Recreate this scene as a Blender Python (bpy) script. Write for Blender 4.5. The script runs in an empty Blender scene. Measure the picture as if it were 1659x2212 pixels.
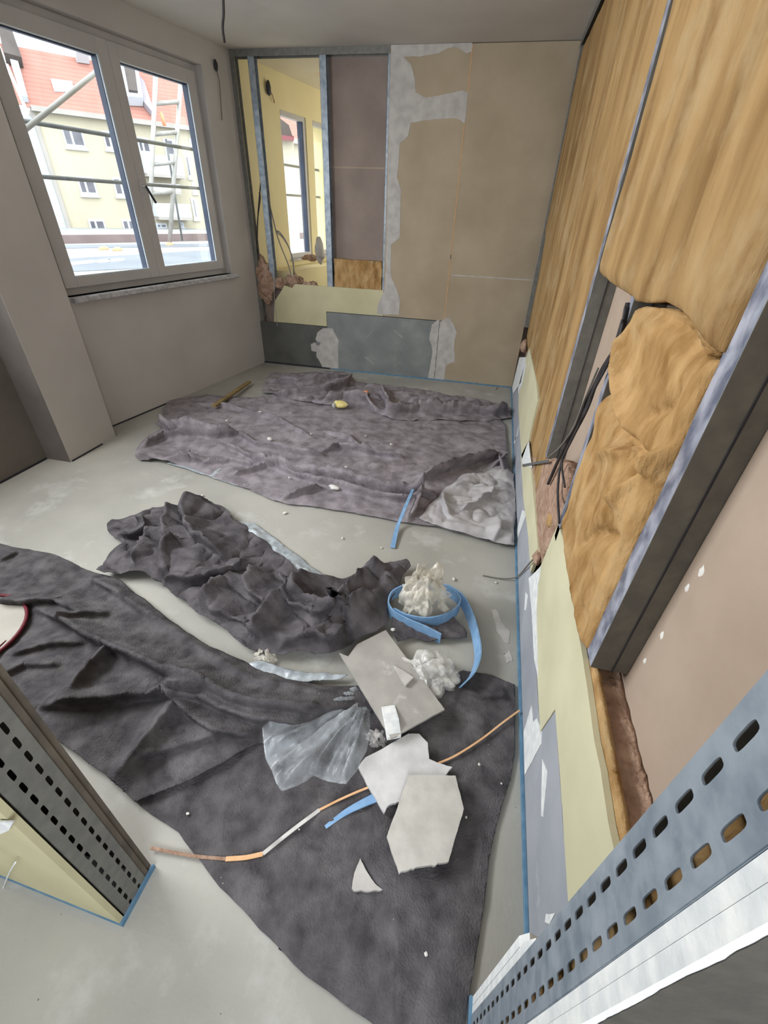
import bpy, math, random
import numpy as np
from mathutils import Matrix, Vector

# ------------------------------------------------------------------ camera
W, H, F = 1659, 2212, 945.0
CX, CY = W / 2, H / 2
CAM_H = 1.5
def _ray(p): return np.array([p[0] - CX, -(p[1] - CY), -F])
_dn = _ray((776., 2474.)); _dn /= np.linalg.norm(_dn); _up = -_dn
_y = _ray((1096., 454.)); _y = _y - _y.dot(_up) * _up; _y /= np.linalg.norm(_y)
_x = np.cross(_y, _up)
R3 = np.array([_x, _y, _up])
C0 = np.array([0, 0, CAM_H])
sc = bpy.context.scene
COL = sc.collection
cd = bpy.data.cameras.new('camera'); cam = bpy.data.objects.new('camera', cd); COL.objects.link(cam)
cd.sensor_fit = 'VERTICAL'; cd.sensor_height = 36.0; cd.sensor_width = 27.0
cd.lens = F / H * 36.0; cd.clip_start = 0.02; cd.clip_end = 500
m = Matrix([[R3[i][j] for j in range(3)] for i in range(3)]).to_4x4(); m.translation = (0, 0, CAM_H)
cam.matrix_world = m
sc.camera = cam

# ------------------------------------------------------------------ light
sc.view_settings.view_transform = 'Standard'; sc.view_settings.look = 'None'
sc.view_settings.gamma = 1.0; sc.view_settings.use_curve_mapping = False
sc.view_settings.exposure = 1.1
wd = bpy.data.worlds.new('overcast_sky'); sc.world = wd; wd.use_nodes = True
bg = wd.node_tree.nodes['Background']
bg.inputs['Color'].default_value = (0.93, 0.965, 1.0, 1); bg.inputs['Strength'].default_value = 2.6
def area_light(name, loc, rot, sx, sy, power, col):
    l = bpy.data.lights.new(name, 'AREA'); l.shape = 'RECTANGLE'; l.size = sx; l.size_y = sy
    l.energy = power; l.color = col
    o = bpy.data.objects.new(name, l); COL.objects.link(o); o.location = loc; o.rotation_euler = rot
    return o
# hall daylight from the left; then an unseen fill added behind the camera
HALL_L = area_light('hall_window_light', (-2.9, -.75, 1.5), (0, math.radians(-83), 0), 1.4, 1.5, 10, (0.80, 0.89, 1.0))
BACK_L = area_light('hall_fill_light', (.35, -1.3, 1.8), (0, 0, 0), 1.4, 1.5, 30, (0.88, 0.93, 1.0))
BACK_L.rotation_euler = (Vector((-2.3, 3.0, .95)) - Vector((.35, -1.3, 1.8))).to_track_quat('-Z', 'Y').to_euler()
# unseen fills added to brighten this room from the left and the next room
SIDE_L = area_light('side_fill_light', (-2.84, .95, 1.65), (0, math.radians(-86), 0), 1.3, 1.7, 88, (0.95, 0.975, 1.0))
NEXT_L = area_light('next_room_fill_light', (-1.0, 6.6, 1.5), (0, math.radians(90), 0), 1.6, 2.4, 9, (1.0, 0.98, 0.94))

# ------------------------------------------------------------------ unprojection on real planes
def _d(px, py): return R3 @ _ray((px, py))
def onz(px, py, z=0.0):
    r = _d(px, py); return C0 + r * (z - CAM_H) / r[2]
def onx(px, py, X):
    r = _d(px, py); return C0 + r * X / r[0]
def ony(px, py, Y):
    r = _d(px, py); return C0 + r * Y / r[1]
def onp(px, py, P, n):
    r = _d(px, py); return C0 + r * (((P - C0) @ n) / (r @ n))
XR, YB, ZC = 0.33, 4.729, 2.555         # right wall, back wall, ceiling
A0 = np.array([-2.8167, 2.69, 0.]); UD = np.array([.1695, .9855, 0.]); ND = np.array([-.9855, .1695, 0.])
def wl(u, off, z): return A0 + UD * u + ND * off + np.array([0, 0, z])      # window wall: along, outwards, up
def uz(px, py, off=0.0):
    q = onp(px, py, A0 + ND * off, ND); return float((q - A0) @ UD), float(q[2])

# ------------------------------------------------------------------ noise
_rs = np.random.RandomState(7); _L = _rs.rand(64, 64)
def vnoise(x, y, s=1.0, seed=0):
    x = np.asarray(x) / s + seed * 7.31; y = np.asarray(y) / s + seed * 3.77
    xi = np.floor(x).astype(int); yi = np.floor(y).astype(int); fx = x - xi; fy = y - yi
    fx = fx * fx * (3 - 2 * fx); fy = fy * fy * (3 - 2 * fy)
    g = lambda a, b: _L[a % 64, b % 64]
    return (g(xi, yi) * (1 - fx) + g(xi + 1, yi) * fx) * (1 - fy) + (g(xi, yi + 1) * (1 - fx) + g(xi + 1, yi + 1) * fx) * fy
def fbm(x, y, s, seed=0, o=4):
    t = 0; a = 1; n = 0
    for k in range(o): t = t + a * vnoise(x, y, s / 2 ** k, seed + k); n += a; a *= .5
    return t / n
def ridged(x, y, s, seed=0, o=3):
    t = 0; a = 1; n = 0
    for k in range(o):
        t = t + a * (1 - np.abs(2 * vnoise(x, y, s / 2 ** k, seed + k) - 1)) ** 2; n += a; a *= .5
    return t / n

# ------------------------------------------------------------------ materials
def s2l(c): return tuple(((v / 255) / 12.92 if v / 255 <= .04045 else ((v / 255 + .055) / 1.055) ** 2.4) for v in c) + (1,)
MATS = {}
def mat(name, c1, c2=None, rough=.85, scale=8, bump=0.0, bscale=60, metal=0.0, stretch=(1, 1, 1), detail=5, lo=.35, hi=.65,
        spots=None, spot_scale=30, spot_th=.1, spec=.3, trans=0.0, alpha=1.0, spots2=None, s2_scale=6, s2_lo=.6, s2_hi=.7):
    if name in MATS: return MATS[name]
    M = bpy.data.materials.new(name); M.use_nodes = True; nt = M.node_tree; N = nt.nodes; Lk = nt.links
    b = N['Principled BSDF']; b.inputs['Roughness'].default_value = rough; b.inputs['Metallic'].default_value = metal
    b.inputs['Specular IOR Level'].default_value = spec
    b.inputs['Alpha'].default_value = alpha
    tc = N.new('ShaderNodeTexCoord'); mp = N.new('ShaderNodeMapping'); mp.inputs['Scale'].default_value = stretch
    geo = N.new('ShaderNodeNewGeometry'); Lk.new(geo.outputs['Position'], mp.inputs['Vector'])
    no = N.new('ShaderNodeTexNoise'); no.inputs['Scale'].default_value = scale; no.inputs['Detail'].default_value = detail
    Lk.new(mp.outputs[0], no.inputs['Vector'])
    rp = N.new('ShaderNodeValToRGB'); rp.color_ramp.elements[0].position = lo; rp.color_ramp.elements[1].position = hi
    rp.color_ramp.elements[0].color = s2l(c1); rp.color_ramp.elements[1].color = s2l(c2 or c1)
    Lk.new(no.outputs['Fac'], rp.inputs['Fac']); out = rp.outputs['Color']
    if spots2:
        n2 = N.new('ShaderNodeTexNoise'); n2.inputs['Scale'].default_value = s2_scale; n2.inputs['Detail'].default_value = 8; n2.inputs['Roughness'].default_value = .65
        Lk.new(geo.outputs['Position'], n2.inputs['Vector'])
        r2 = N.new('ShaderNodeValToRGB'); r2.color_ramp.elements[0].position = s2_lo; r2.color_ramp.elements[1].position = s2_hi
        Lk.new(n2.outputs['Fac'], r2.inputs['Fac'])
        mx = N.new('ShaderNodeMixRGB'); mx.inputs['Color2'].default_value = s2l(spots2)
        Lk.new(r2.outputs['Color'], mx.inputs['Fac']); Lk.new(out, mx.inputs['Color1']); out = mx.outputs['Color']
    if spots:
        vo = N.new('ShaderNodeTexVoronoi'); vo.inputs['Scale'].default_value = spot_scale; Lk.new(mp.outputs[0], vo.inputs['Vector'])
        lt = N.new('ShaderNodeMath'); lt.operation = 'LESS_THAN'; lt.inputs[1].default_value = spot_th; Lk.new(vo.outputs['Distance'], lt.inputs[0])
        n3 = N.new('ShaderNodeTexNoise'); n3.inputs['Scale'].default_value = 5; Lk.new(geo.outputs['Position'], n3.inputs['Vector'])
        gt = N.new('ShaderNodeMath'); gt.operation = 'GREATER_THAN'; gt.inputs[1].default_value = .52; Lk.new(n3.outputs['Fac'], gt.inputs[0])
        mu = N.new('ShaderNodeMath'); mu.operation = 'MULTIPLY'; Lk.new(lt.outputs[0], mu.inputs[0]); Lk.new(gt.outputs[0], mu.inputs[1])
        mx = N.new('ShaderNodeMixRGB'); mx.inputs['Color2'].default_value = s2l(spots)
        Lk.new(mu.outputs[0], mx.inputs['Fac']); Lk.new(out, mx.inputs['Color1']); out = mx.outputs['Color']
    Lk.new(out, b.inputs['Base Color'])
    if bump:
        nb = N.new('ShaderNodeTexNoise'); nb.inputs['Scale'].default_value = bscale; nb.inputs['Detail'].default_value = 6
        Lk.new(mp.outputs[0], nb.inputs['Vector'])
        bp = N.new('ShaderNodeBump'); bp.inputs['Strength'].default_value = bump; bp.inputs['Distance'].default_value = .01
        Lk.new(nb.outputs['Fac'], bp.inputs['Height']); Lk.new(bp.outputs[0], b.inputs['Normal'])
    MATS[name] = M; return M
def film(name, col, dens, rough=.25):
    """thin plastic film: part clear, part milky, glossy on the wrinkles"""
    M = bpy.data.materials.new(name); M.use_nodes = True; nt = M.node_tree; N = nt.nodes; Lk = nt.links
    out = N['Material Output']; b = N['Principled BSDF']; b.inputs['Base Color'].default_value = s2l(col); b.inputs['Roughness'].default_value = rough
    b.inputs['Specular IOR Level'].default_value = .8
    t = N.new('ShaderNodeBsdfTransparent'); mx = N.new('ShaderNodeMixShader')
    geo = N.new('ShaderNodeNewGeometry'); no = N.new('ShaderNodeTexNoise'); no.inputs['Scale'].default_value = 12; no.inputs['Detail'].default_value = 6
    Lk.new(geo.outputs['Position'], no.inputs['Vector'])
    mr = N.new('ShaderNodeMapRange'); mr.inputs['From Min'].default_value = .35; mr.inputs['From Max'].default_value = .7
    mr.inputs['To Min'].default_value = max(0, dens - .16); mr.inputs['To Max'].default_value = min(1, dens + .24)
    Lk.new(no.outputs['Fac'], mr.inputs['Value']); Lk.new(mr.outputs[0], mx.inputs['Fac'])
    Lk.new(t.outputs[0], mx.inputs[1]); Lk.new(b.outputs[0], mx.inputs[2]); Lk.new(mx.outputs[0], out.inputs['Surface'])
    return M
M = {}
M['floor'] = mat('screed_floor', (152, 151, 144), (172, 170, 162), .9, 1.6, .12, 90, spots2=(186, 186, 182), s2_scale=3.5, s2_lo=.56, s2_hi=.72, spots=(104, 100, 94), spot_scale=26, spot_th=.045)
M['paint'] = mat('grey_plaster', (184, 180, 176), (194, 190, 186), .9, 2.0, .04, 120)
M['ceil'] = mat('ceiling_plaster', (196, 192, 186), (206, 202, 196), .95, 2, .04, 120)
M['tan'] = mat('tan_board_paper', (162, 148, 126), (174, 160, 138), .95, 3, .05, 140)
M['tanrear'] = mat('brown_board_paper', (158, 140, 124), (170, 152, 136), .95, 4, .05, 140)
M['darkrear'] = mat('dark_brown_board_paper', (136, 122, 115), (150, 136, 128), .95, 4, .05, 140)
M['grey'] = mat('grey_board', (118, 122, 122), (136, 139, 138), .9, 5, .05, 140, spots2=(150, 152, 150), s2_scale=5, s2_lo=.62, s2_hi=.75)
M['greyd'] = mat('dark_grey_board', (84, 85, 83), (98, 99, 96), .9, 5, .05, 140)
M['greyr'] = mat('light_grey_board', (146, 150, 158), (160, 163, 170), .85, 5, .04, 140, spots2=(176, 179, 184), s2_scale=7, s2_lo=.6, s2_hi=.72)
M['green'] = mat('pale_green_board', (186, 180, 146), (198, 192, 158), .9, 4, .05, 140)
M['greenr'] = mat('pale_green_board_paper', (190, 186, 156), (202, 198, 168), .9, 4, .05, 140)
M['fill'] = mat('joint_filler', (172, 168, 164), (190, 187, 182), .85, 14, .08, 60)
M['core'] = mat('gypsum_core', (206, 210, 212), (228, 230, 228), .9, 30, .25, 80)
M['core3'] = mat('gypsum_scrap_light', (186, 185, 186), (202, 201, 200), .9, 20, .12, 90)
M['core2'] = mat('gypsum_scrap', (176, 173, 166), (192, 189, 182), .9, 20, .12, 90)
M['scrap'] = mat('grey_board_scrap', (150, 147, 142), (168, 165, 159), .9, 9, .1, 120, spots2=(182, 180, 176), s2_scale=14)
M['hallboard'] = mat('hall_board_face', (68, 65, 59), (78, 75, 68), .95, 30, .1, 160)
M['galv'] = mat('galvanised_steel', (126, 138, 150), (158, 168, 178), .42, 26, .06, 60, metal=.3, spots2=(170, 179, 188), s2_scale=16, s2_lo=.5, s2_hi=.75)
M['dusty'] = mat('dark_board_edge', (82, 76, 68), (100, 92, 82), .95, 12, .15, 60)  # board edges of the left partition, darker than the white gypsum edges
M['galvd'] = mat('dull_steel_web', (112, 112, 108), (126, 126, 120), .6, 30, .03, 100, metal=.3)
M['galvedge'] = mat('steel_flange', (110, 116, 134), (184, 188, 202), .4, 34, .25, 60, metal=.4, stretch=(1, 1, .6))
M['tape'] = mat('blue_foam_edge', (84, 122, 150), (104, 140, 166), .8, 30)
M['wool'] = mat('mineral_wool', (112, 84, 52), (164, 134, 92), 1.0, 10, .7, 70, stretch=(1, 1, .2), detail=8, lo=.22, hi=.6, spots2=(170, 148, 112), s2_scale=5, s2_lo=.5, s2_hi=.75, spec=.05)
M['wool2'] = mat('mineral_wool_torn', (138, 104, 62), (184, 150, 104), 1.0, 20, .9, 60, stretch=(1, 1, .4), detail=8, lo=.3, hi=.66, spots2=(182, 156, 116), s2_scale=8, s2_lo=.5, s2_hi=.72, spec=.05)
M['woolb'] = mat('mineral_wool_dusty', (150, 122, 104), (186, 158, 138), 1.0, 28, 1.0, 90, detail=8, spec=.05)
M['cloth'] = mat('painters_fleece', (116, 110, 114), (156, 149, 154), 1.0, 14, .55, 160, detail=8, lo=.32, hi=.7, spots=(176, 170, 166), spot_scale=24, spot_th=.07, spec=.05, spots2=(168, 162, 166), s2_scale=5, s2_lo=.52, s2_hi=.75)
M['clothd'] = mat('painters_fleece_dark', (68, 66, 68), (104, 101, 103), 1.0, 16, .6, 170, detail=8, lo=.32, hi=.7, spots=(150, 146, 142), spot_scale=26, spot_th=.05, spec=.05, spots2=(118, 115, 117), s2_scale=6, s2_lo=.55, s2_hi=.78)
M['clothb'] = mat('painters_fleece_plain', (74, 71, 74), (104, 100, 103), 1.0, 12, .5, 170, detail=8, spec=.05, spots=(150, 138, 132), spot_scale=20, spot_th=.03)
M['under'] = mat('fleece_film_side', (158, 155, 158), (178, 175, 176), .55, 10, .1, 60, spec=.4)
M['filmw'] = mat('milky_film', (146, 154, 160), (176, 184, 188), .35, 20, .2, 60, spec=.6)
M['pvc'] = mat('window_pvc', (182, 180, 178), (188, 186, 184), .45, 5)
M['gasket'] = mat('dark_gasket', (52, 62, 84), (70, 80, 100), .5, 5)
M['bead'] = mat('pale_bead', (190, 200, 208), (204, 212, 218), .4, 5)
M['sill'] = mat('stone_sill', (158, 158, 160), (196, 196, 198), .6, 40, .1, 90)
M['blue'] = mat('blue_foam', (116, 154, 192), (132, 168, 204), .75, 30, .1, 120)
M['blk'] = mat('black_cable', (46, 44, 46), (66, 62, 62), .6, 20)
M['gcable'] = mat('grey_cable', (110, 106, 100), (128, 124, 118), .6, 20)
M['dark'] = mat('dark_plastic', (44, 44, 52), (56, 56, 64), .5, 20)
M['wood'] = mat('weathered_wood', (122, 104, 68), (146, 126, 86), .85, 10, .2, 60)
M['strip'] = mat('tan_strip', (208, 162, 118), (222, 180, 138), .8, 20)
M['stripw'] = mat('white_strip', (170, 168, 164), (204, 202, 198), .8, 20)
M['yellow'] = mat('yellow_packet', (214, 196, 110), (232, 222, 170), .6, 18)
M['orange'] = mat('orange_plastic', (206, 140, 104), (214, 150, 114), .7, 18)
M['red'] = mat('dark_red_rim', (96, 28, 40), (112, 38, 50), .5, 18)
M['lid'] = mat('white_lid', (168, 164, 154), (180, 176, 166), .6, 8)
M['crumb'] = mat('plaster_crumb', (206, 203, 198), (222, 220, 214), .9, 30)
M['yellowwall'] = mat('cream_wall', (214, 202, 158), (222, 210, 168), .9, 2)
M['ceil2'] = mat('cream_ceiling', (208, 200, 178), (216, 208, 186), .9, 2, spots2=(226, 176, 104), s2_scale=2.6, s2_lo=.62, s2_hi=.68)
M['facade'] = mat('cream_facade', (168, 161, 141), (176, 169, 149), .9, .3)
M['facadew'] = mat('white_facade', (178, 182, 186), (186, 190, 194), .9, .3)
M['ftrim'] = mat('facade_grey_trim', (150, 146, 140), (158, 153, 147), .9, .5)
M['wfr'] = mat('white_window_frame', (182, 188, 196), (190, 196, 202), .6, 1)
M['fpane'] = mat('facade_window_glass', (78, 78, 84), (112, 112, 118), .3, .6)
M['scaf'] = mat('scaffold_steel', (136, 134, 128), (148, 146, 140), .5, 4, metal=.2)
M['scafd'] = mat('scaffold_steel_dull', (96, 98, 96), (112, 114, 112), .55, 4, metal=.2)
M['parapet'] = mat('parapet_brown', (112, 98, 96), (122, 108, 106), .9, 1)
M['roofflat'] = mat('flat_roof', (140, 141, 140), (152, 153, 150), .9, .6)
M['roofdark'] = mat('flat_roof_dark', (100, 105, 110), (110, 115, 119), .9, .6)
M['dormer'] = mat('dormer_dark', (70, 64, 61), (80, 74, 70), .8, 1)
M['dormerg'] = mat('dormer_cladding', (136, 130, 138), (142, 136, 142), .8, 1)
M['ground'] = mat('street_ground', (90, 90, 88), (100, 100, 98), .9, .2)
# tiled roof: rows of tiles as bands along the height
def roof_mat():
    Mx = mat('red_tiles', (152, 106, 94), (162, 117, 105), .9, .5)
    nt = Mx.node_tree; N = nt.nodes; Lk = nt.links; b = N['Principled BSDF']
    geo = N.new('ShaderNodeNewGeometry'); sp = N.new('ShaderNodeSeparateXYZ'); Lk.new(geo.outputs['Position'], sp.inputs[0])
    mm = N.new('ShaderNodeMath'); mm.operation = 'MULTIPLY'; mm.inputs[1].default_value = 4.2; Lk.new(sp.outputs['Z'], mm.inputs[0])
    fr = N.new('ShaderNodeMath'); fr.operation = 'FRACT'; Lk.new(mm.outputs[0], fr.inputs[0])
    src = b.inputs['Base Color'].links[0].from_socket
    r = N.new('ShaderNodeValToRGB'); r.color_ramp.elements[0].position = .0; r.color_ramp.elements[0].color = (.62, .62, .62, 1)
    r.color_ramp.elements[1].position = .3; r.color_ramp.elements[1].color = (1, 1, 1, 1); Lk.new(fr.outputs[0], r.inputs['Fac'])
    mx = N.new('ShaderNodeMixRGB'); mx.blend_type = 'MULTIPLY'; mx.inputs['Fac'].default_value = .7
    Lk.new(src, mx.inputs['Color1']); Lk.new(r.outputs[0], mx.inputs['Color2']); Lk.new(mx.outputs[0], b.inputs['Base Color'])
    return Mx
M['tiles'] = roof_mat()
def glass_mat():
    Mx = bpy.data.materials.new('window_glass'); Mx.use_nodes = True; nt = Mx.node_tree; N = nt.nodes
    t = N.new('ShaderNodeBsdfTransparent'); t.inputs[0].default_value = (.97, .99, 1, 1); g = N.new('ShaderNodeBsdfGlossy'); g.inputs['Roughness'].default_value = .02
    mx = N.new('ShaderNodeMixShader'); mx.inputs[0].default_value = .05
    nt.links.new(t.outputs[0], mx.inputs[1]); nt.links.new(g.outputs[0], mx.inputs[2]); nt.links.new(mx.outputs[0], N['Material Output'].inputs['Surface'])
    return Mx
M['glass'] = glass_mat()
M['film'] = film('clear_film', (206, 214, 220), .28)
M['film2'] = film('milky_bag_film', (228, 222, 208), .52)
M['film3'] = film('crumpled_clear_film', (226, 224, 220), .42)

# ------------------------------------------------------------------ objects
def tag(o, label=None, cat=None, group=None, kind=None):
    if label: o['label'] = label
    if cat: o['category'] = cat
    if group: o['group'] = group
    if kind: o['kind'] = kind
    return o
def mk(name, verts, faces, m, parent=None, smooth=False, thick=0.0, offset=1.0):
    v = np.asarray(verts, float)
    if parent is None:
        base = np.array([(v[:, 0].min() + v[:, 0].max()) / 2, (v[:, 1].min() + v[:, 1].max()) / 2, v[:, 2].min()])
    else: base = np.array(parent['_w'])
    me = bpy.data.meshes.new(name); me.from_pydata((v - base).tolist(), [], [list(map(int, f)) for f in faces]); me.materials.append(m)
    if smooth: me.polygons.foreach_set('use_smooth', [True] * len(me.polygons))
    me.update()
    o = bpy.data.objects.new(name, me); COL.objects.link(o)
    if parent is None: o.location = base
    else: o.parent = parent
    o['_w'] = [float(t) for t in base]
    if thick:
        md = o.modifiers.new('thickness', 'SOLIDIFY'); md.thickness = thick; md.offset = offset
    return o
def solid_shift(V, q, vec):
    """close a sheet into a solid by shifting a copy of it"""
    V = np.asarray(V); n = len(V); q = np.asarray(q); e = {}
    for f in q:
        for i in range(4):
            a, b = int(f[i]), int(f[(i + 1) % 4])
            if (b, a) in e: del e[(b, a)]
            else: e[(a, b)] = 1
    F = [list(f) for f in q] + [[int(i) + n for i in f[::-1]] for f in q] + [[b, a, a + n, b + n] for a, b in e]
    return np.concatenate([V, V + np.asarray(vec)]), F
def empty(name, loc):
    o = bpy.data.objects.new(name, None); COL.objects.link(o); o.location = loc; o['_w'] = [float(t) for t in loc]; o.empty_display_size = .1
    return o
class B:
    """collects boxes, prisms and tubes"""
    def __init__(s): s.v = []; s.f = []
    def add(s, vs, fs):
        n = len(s.v); s.v += [tuple(map(float, p)) for p in vs]; s.f += [[i + n for i in f] for f in fs]; return s
    def hexa(s, p):   # 8 corners: bottom 4, top 4
        return s.add(p, [(0, 3, 2, 1), (4, 5, 6, 7), (0, 1, 5, 4), (1, 2, 6, 5), (2, 3, 7, 6), (3, 0, 4, 7)])
    def box(s, x0, x1, y0, y1, z0, z1):
        return s.hexa([(x0, y0, z0), (x1, y0, z0), (x1, y1, z0), (x0, y1, z0), (x0, y0, z1), (x1, y0, z1), (x1, y1, z1), (x0, y1, z1)])
    def wbox(s, u0, u1, o0, o1, z0, z1):   # in window-wall coordinates
        return s.hexa([wl(u0, o0, z0), wl(u1, o0, z0), wl(u1, o1, z0), wl(u0, o1, z0), wl(u0, o0, z1), wl(u1, o0, z1), wl(u1, o1, z1), wl(u0, o1, z1)])
    def prism(s, pts, vec):
        n = len(pts); vec = np.asarray(vec, float)
        a = [np.asarray(p, float) for p in pts]; b = [p + vec for p in a]
        return s.add(a + b, [list(range(n))[::-1], list(range(n, 2 * n))] + [(i, (i + 1) % n, n + (i + 1) % n, n + i) for i in range(n)])
    def tube(s, pts, r, n=8, cap=True):
        P = [Vector(p) for p in pts]; rings = []
        for i, p in enumerate(P):
            t = (P[min(i + 1, len(P) - 1)] - P[max(i - 1, 0)]).normalized()
            a = t.orthogonal().normalized() if i == 0 else (rings_a - rings_a.dot(t) * t).normalized()
            rings_a = a; b = t.cross(a); rr = r[i] if hasattr(r, '__len__') else r
            rings.append([p + (a * math.cos(2 * math.pi * k / n) + b * math.sin(2 * math.pi * k / n)) * rr for k in range(n)])
        vs = [q for rg in rings for q in rg]; fs = []
        for i in range(len(P) - 1):
            for k in range(n): fs.append((i * n + k, i * n + (k + 1) % n, (i + 1) * n + (k + 1) % n, (i + 1) * n + k))
        if cap: fs += [list(range(n))[::-1], [(len(P) - 1) * n + k for k in range(n)]]
        return s.add(vs, fs)
    def build(s, name, m, parent=None, smooth=False, bevel=0):
        o = mk(name, s.v, s.f, m, parent, smooth)
        if bevel:
            md = o.modifiers.new('bevel', 'BEVEL'); md.width = bevel; md.segments = 2; md.limit_method = 'ANGLE'
        return o
def smooth_path(pts, n=8):
    P = [np.asarray(p, float) for p in pts]; P = [2 * P[0] - P[1]] + P + [2 * P[-1] - P[-2]]; out = []
    for i in range(1, len(P) - 2):
        for k in range(n):
            t = k / n; a, b, c, d = P[i - 1], P[i], P[i + 1], P[i + 2]
            out.append(.5 * ((2 * b) + (c - a) * t + (2 * a - 5 * b + 4 * c - d) * t * t + (3 * b - a - 3 * c + d) * t ** 3))
    out.append(P[-2]); return out
def jag(pts, amp, step, seed=0, closed=True):
    """rough, broken outline: subdivide and jitter in the plane of the points"""
    r = random.Random(seed); out = []; n = len(pts); P = [np.asarray(p, float) for p in pts]
    for i in range(n if closed else n - 1):
        a, b = P[i], P[(i + 1) % n]; k = max(1, int(np.linalg.norm(b - a) / step))
        for j in range(k):
            q = a + (b - a) * j / k; e = (b - a) / (np.linalg.norm(b - a) + 1e-9)
            out.append((q, 0 if j == 0 else r.uniform(-amp, amp), e))
    return out
def inside(px, py, poly):
    r = np.zeros(px.shape, bool); n = len(poly)
    for i in range(n):
        x0, y0 = poly[i]; x1, y1 = poly[(i + 1) % n]
        if y0 == y1: continue
        c = ((y0 > py) != (y1 > py)) & (px < (x1 - x0) * (py - y0) / (y1 - y0) + x0); r ^= c
    return r
def seg_nearest(px, py, poly, closed=True):
    bd = np.full(px.shape, 1e9); bx = px.copy(); by = py.copy(); bs = np.zeros(px.shape); bt = np.zeros(px.shape)
    n = len(poly); L = 0; tot = sum(math.dist(poly[i], poly[i + 1]) for i in range(n - 1)) or 1
    for i in range(n if closed else n - 1):
        x0, y0 = poly[i]; x1, y1 = poly[(i + 1) % n]; dx, dy = x1 - x0, y1 - y0; l2 = dx * dx + dy * dy + 1e-12
        t = np.clip(((px - x0) * dx + (py - y0) * dy) / l2, 0, 1); qx = x0 + t * dx; qy = y0 + t * dy
        d = np.hypot(px - qx, py - qy); mk_ = d < bd
        sd = (px - x0) * dy - (py - y0) * dx
        bd = np.where(mk_, d, bd); bx = np.where(mk_, qx, bx); by = np.where(mk_, qy, by); bs = np.where(mk_, np.sign(sd), bs)
        bt = np.where(mk_, (L + t * math.sqrt(l2)) / tot, bt); L += math.sqrt(l2)
    return bd, bx, by, bs, bt
def sheet(outline, res, folds=(), crumple=(), base=0.0, edge_wob=0.0, seed=0, fn=None, shift=0.0, shift_s=.1, overhang=0.0):
    """height field over an outline in (u, v) metres -> (U, V, Hh, faces)"""
    O = [(float(a), float(b)) for a, b in outline]
    if edge_wob:
        q = []; n = len(O)
        for i in range(n):
            a = O[i]; b = O[(i + 1) % n]; k = max(1, int(math.dist(a, b) / .03))
            for j in range(k): q.append((a[0] + (b[0] - a[0]) * j / k, a[1] + (b[1] - a[1]) * j / k))
        qa = np.array(q); q = qa + edge_wob * np.stack([fbm(qa[:, 0], qa[:, 1], .09, seed + 3) - .5, fbm(qa[:, 0], qa[:, 1], .09, seed + 9) - .5], 1) * 2
        O = [tuple(t) for t in q]
    A = np.array(O); u0, v0 = A.min(0) - res; u1, v1 = A.max(0) + res
    nu = int((u1 - u0) / res) + 2; nv = int((v1 - v0) / res) + 2
    U, V = np.meshgrid(u0 + np.arange(nu) * res, v0 + np.arange(nv) * res, indexing='ij')
    ins = inside(U, V, O); d, bx, by, _, _ = seg_nearest(U, V, O)
    Hh = np.full(U.shape, base); SU = np.zeros(U.shape); SV = np.zeros(U.shape)
    for f in folds:
        pts, amp, wa, wb = f[:4]
        fd, qx, qy, s, t = seg_nearest(U, V, pts, False)
        w = np.where(s > 0, wa, wb)
        w = np.where(s > 0, np.maximum(w * .6, res * 1.6), w); prof = np.exp(-(fd / w) ** 1.25) * np.clip(np.minimum(t, 1 - t) * 6 + .25, 0, 1)
        wob = .7 + .6 * fbm(U, V, .12, seed + 5)
        Hh = Hh + amp * prof * wob; k_ = overhang * amp * prof * np.where(s > 0, 1, -1) / (fd + 1e-6)
        SU += k_ * (U - qx); SV += k_ * (V - qy)
    for kind, amp, s, sd in crumple:
        if kind == 'r': Hh = Hh + amp * ridged(U, V, s, sd)
        elif kind == 'v': Hh = Hh + amp * (np.abs(2 * fbm(U + .02 * vnoise(U, V, .05, sd), V, s, sd, 2) - 1) * 1.6) ** .6
        elif kind == 's': Hh = Hh + amp * (fbm(U, V * .22, s, sd) - .3)
        elif kind == 'f': Hh = Hh + amp * (fbm(U, V, s, sd) - .3)
    if fn is not None: Hh = fn(U, V, Hh, d, ins)
    U2 = np.where(ins, U, bx); V2 = np.where(ins, V, by)
    if overhang:
        fo = np.where(ins, np.clip(d / .05, 0, 1), 0); lim_ = .045; mg = np.hypot(SU, SV) + 1e-9; sc_l = np.minimum(1, lim_ / mg)
        U2 = U2 + SU * sc_l * fo; V2 = V2 + SV * sc_l * fo
    if shift:
        fade = np.clip(d / .04, 0, 1)
        U2 = U2 + shift * fade * (fbm(U, V, shift_s, seed + 21) - .5) * 2; V2 = V2 + shift * fade * (fbm(U, V, shift_s, seed + 31) - .5) * 2
    keep = ins[:-1, :-1] | ins[1:, :-1] | ins[1:, 1:] | ins[:-1, 1:]
    idx = np.arange(nu * nv).reshape(nu, nv)
    q = np.stack([idx[:-1, :-1], idx[1:, :-1], idx[1:, 1:], idx[:-1, 1:]], -1)[keep]
    used = np.unique(q); rm = np.full(nu * nv, -1); rm[used] = np.arange(len(used))
    return U2.ravel()[used], V2.ravel()[used], Hh.ravel()[used], rm[q]
def fpx(L, z=0.0): return [tuple(onz(a, b, z)[:2]) for a, b in L]
def ffold(L, amp, wa, wb, z=.02): return ([tuple(onz(a, b, z)[:2]) for a, b in L], amp, wa, wb)
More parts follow.
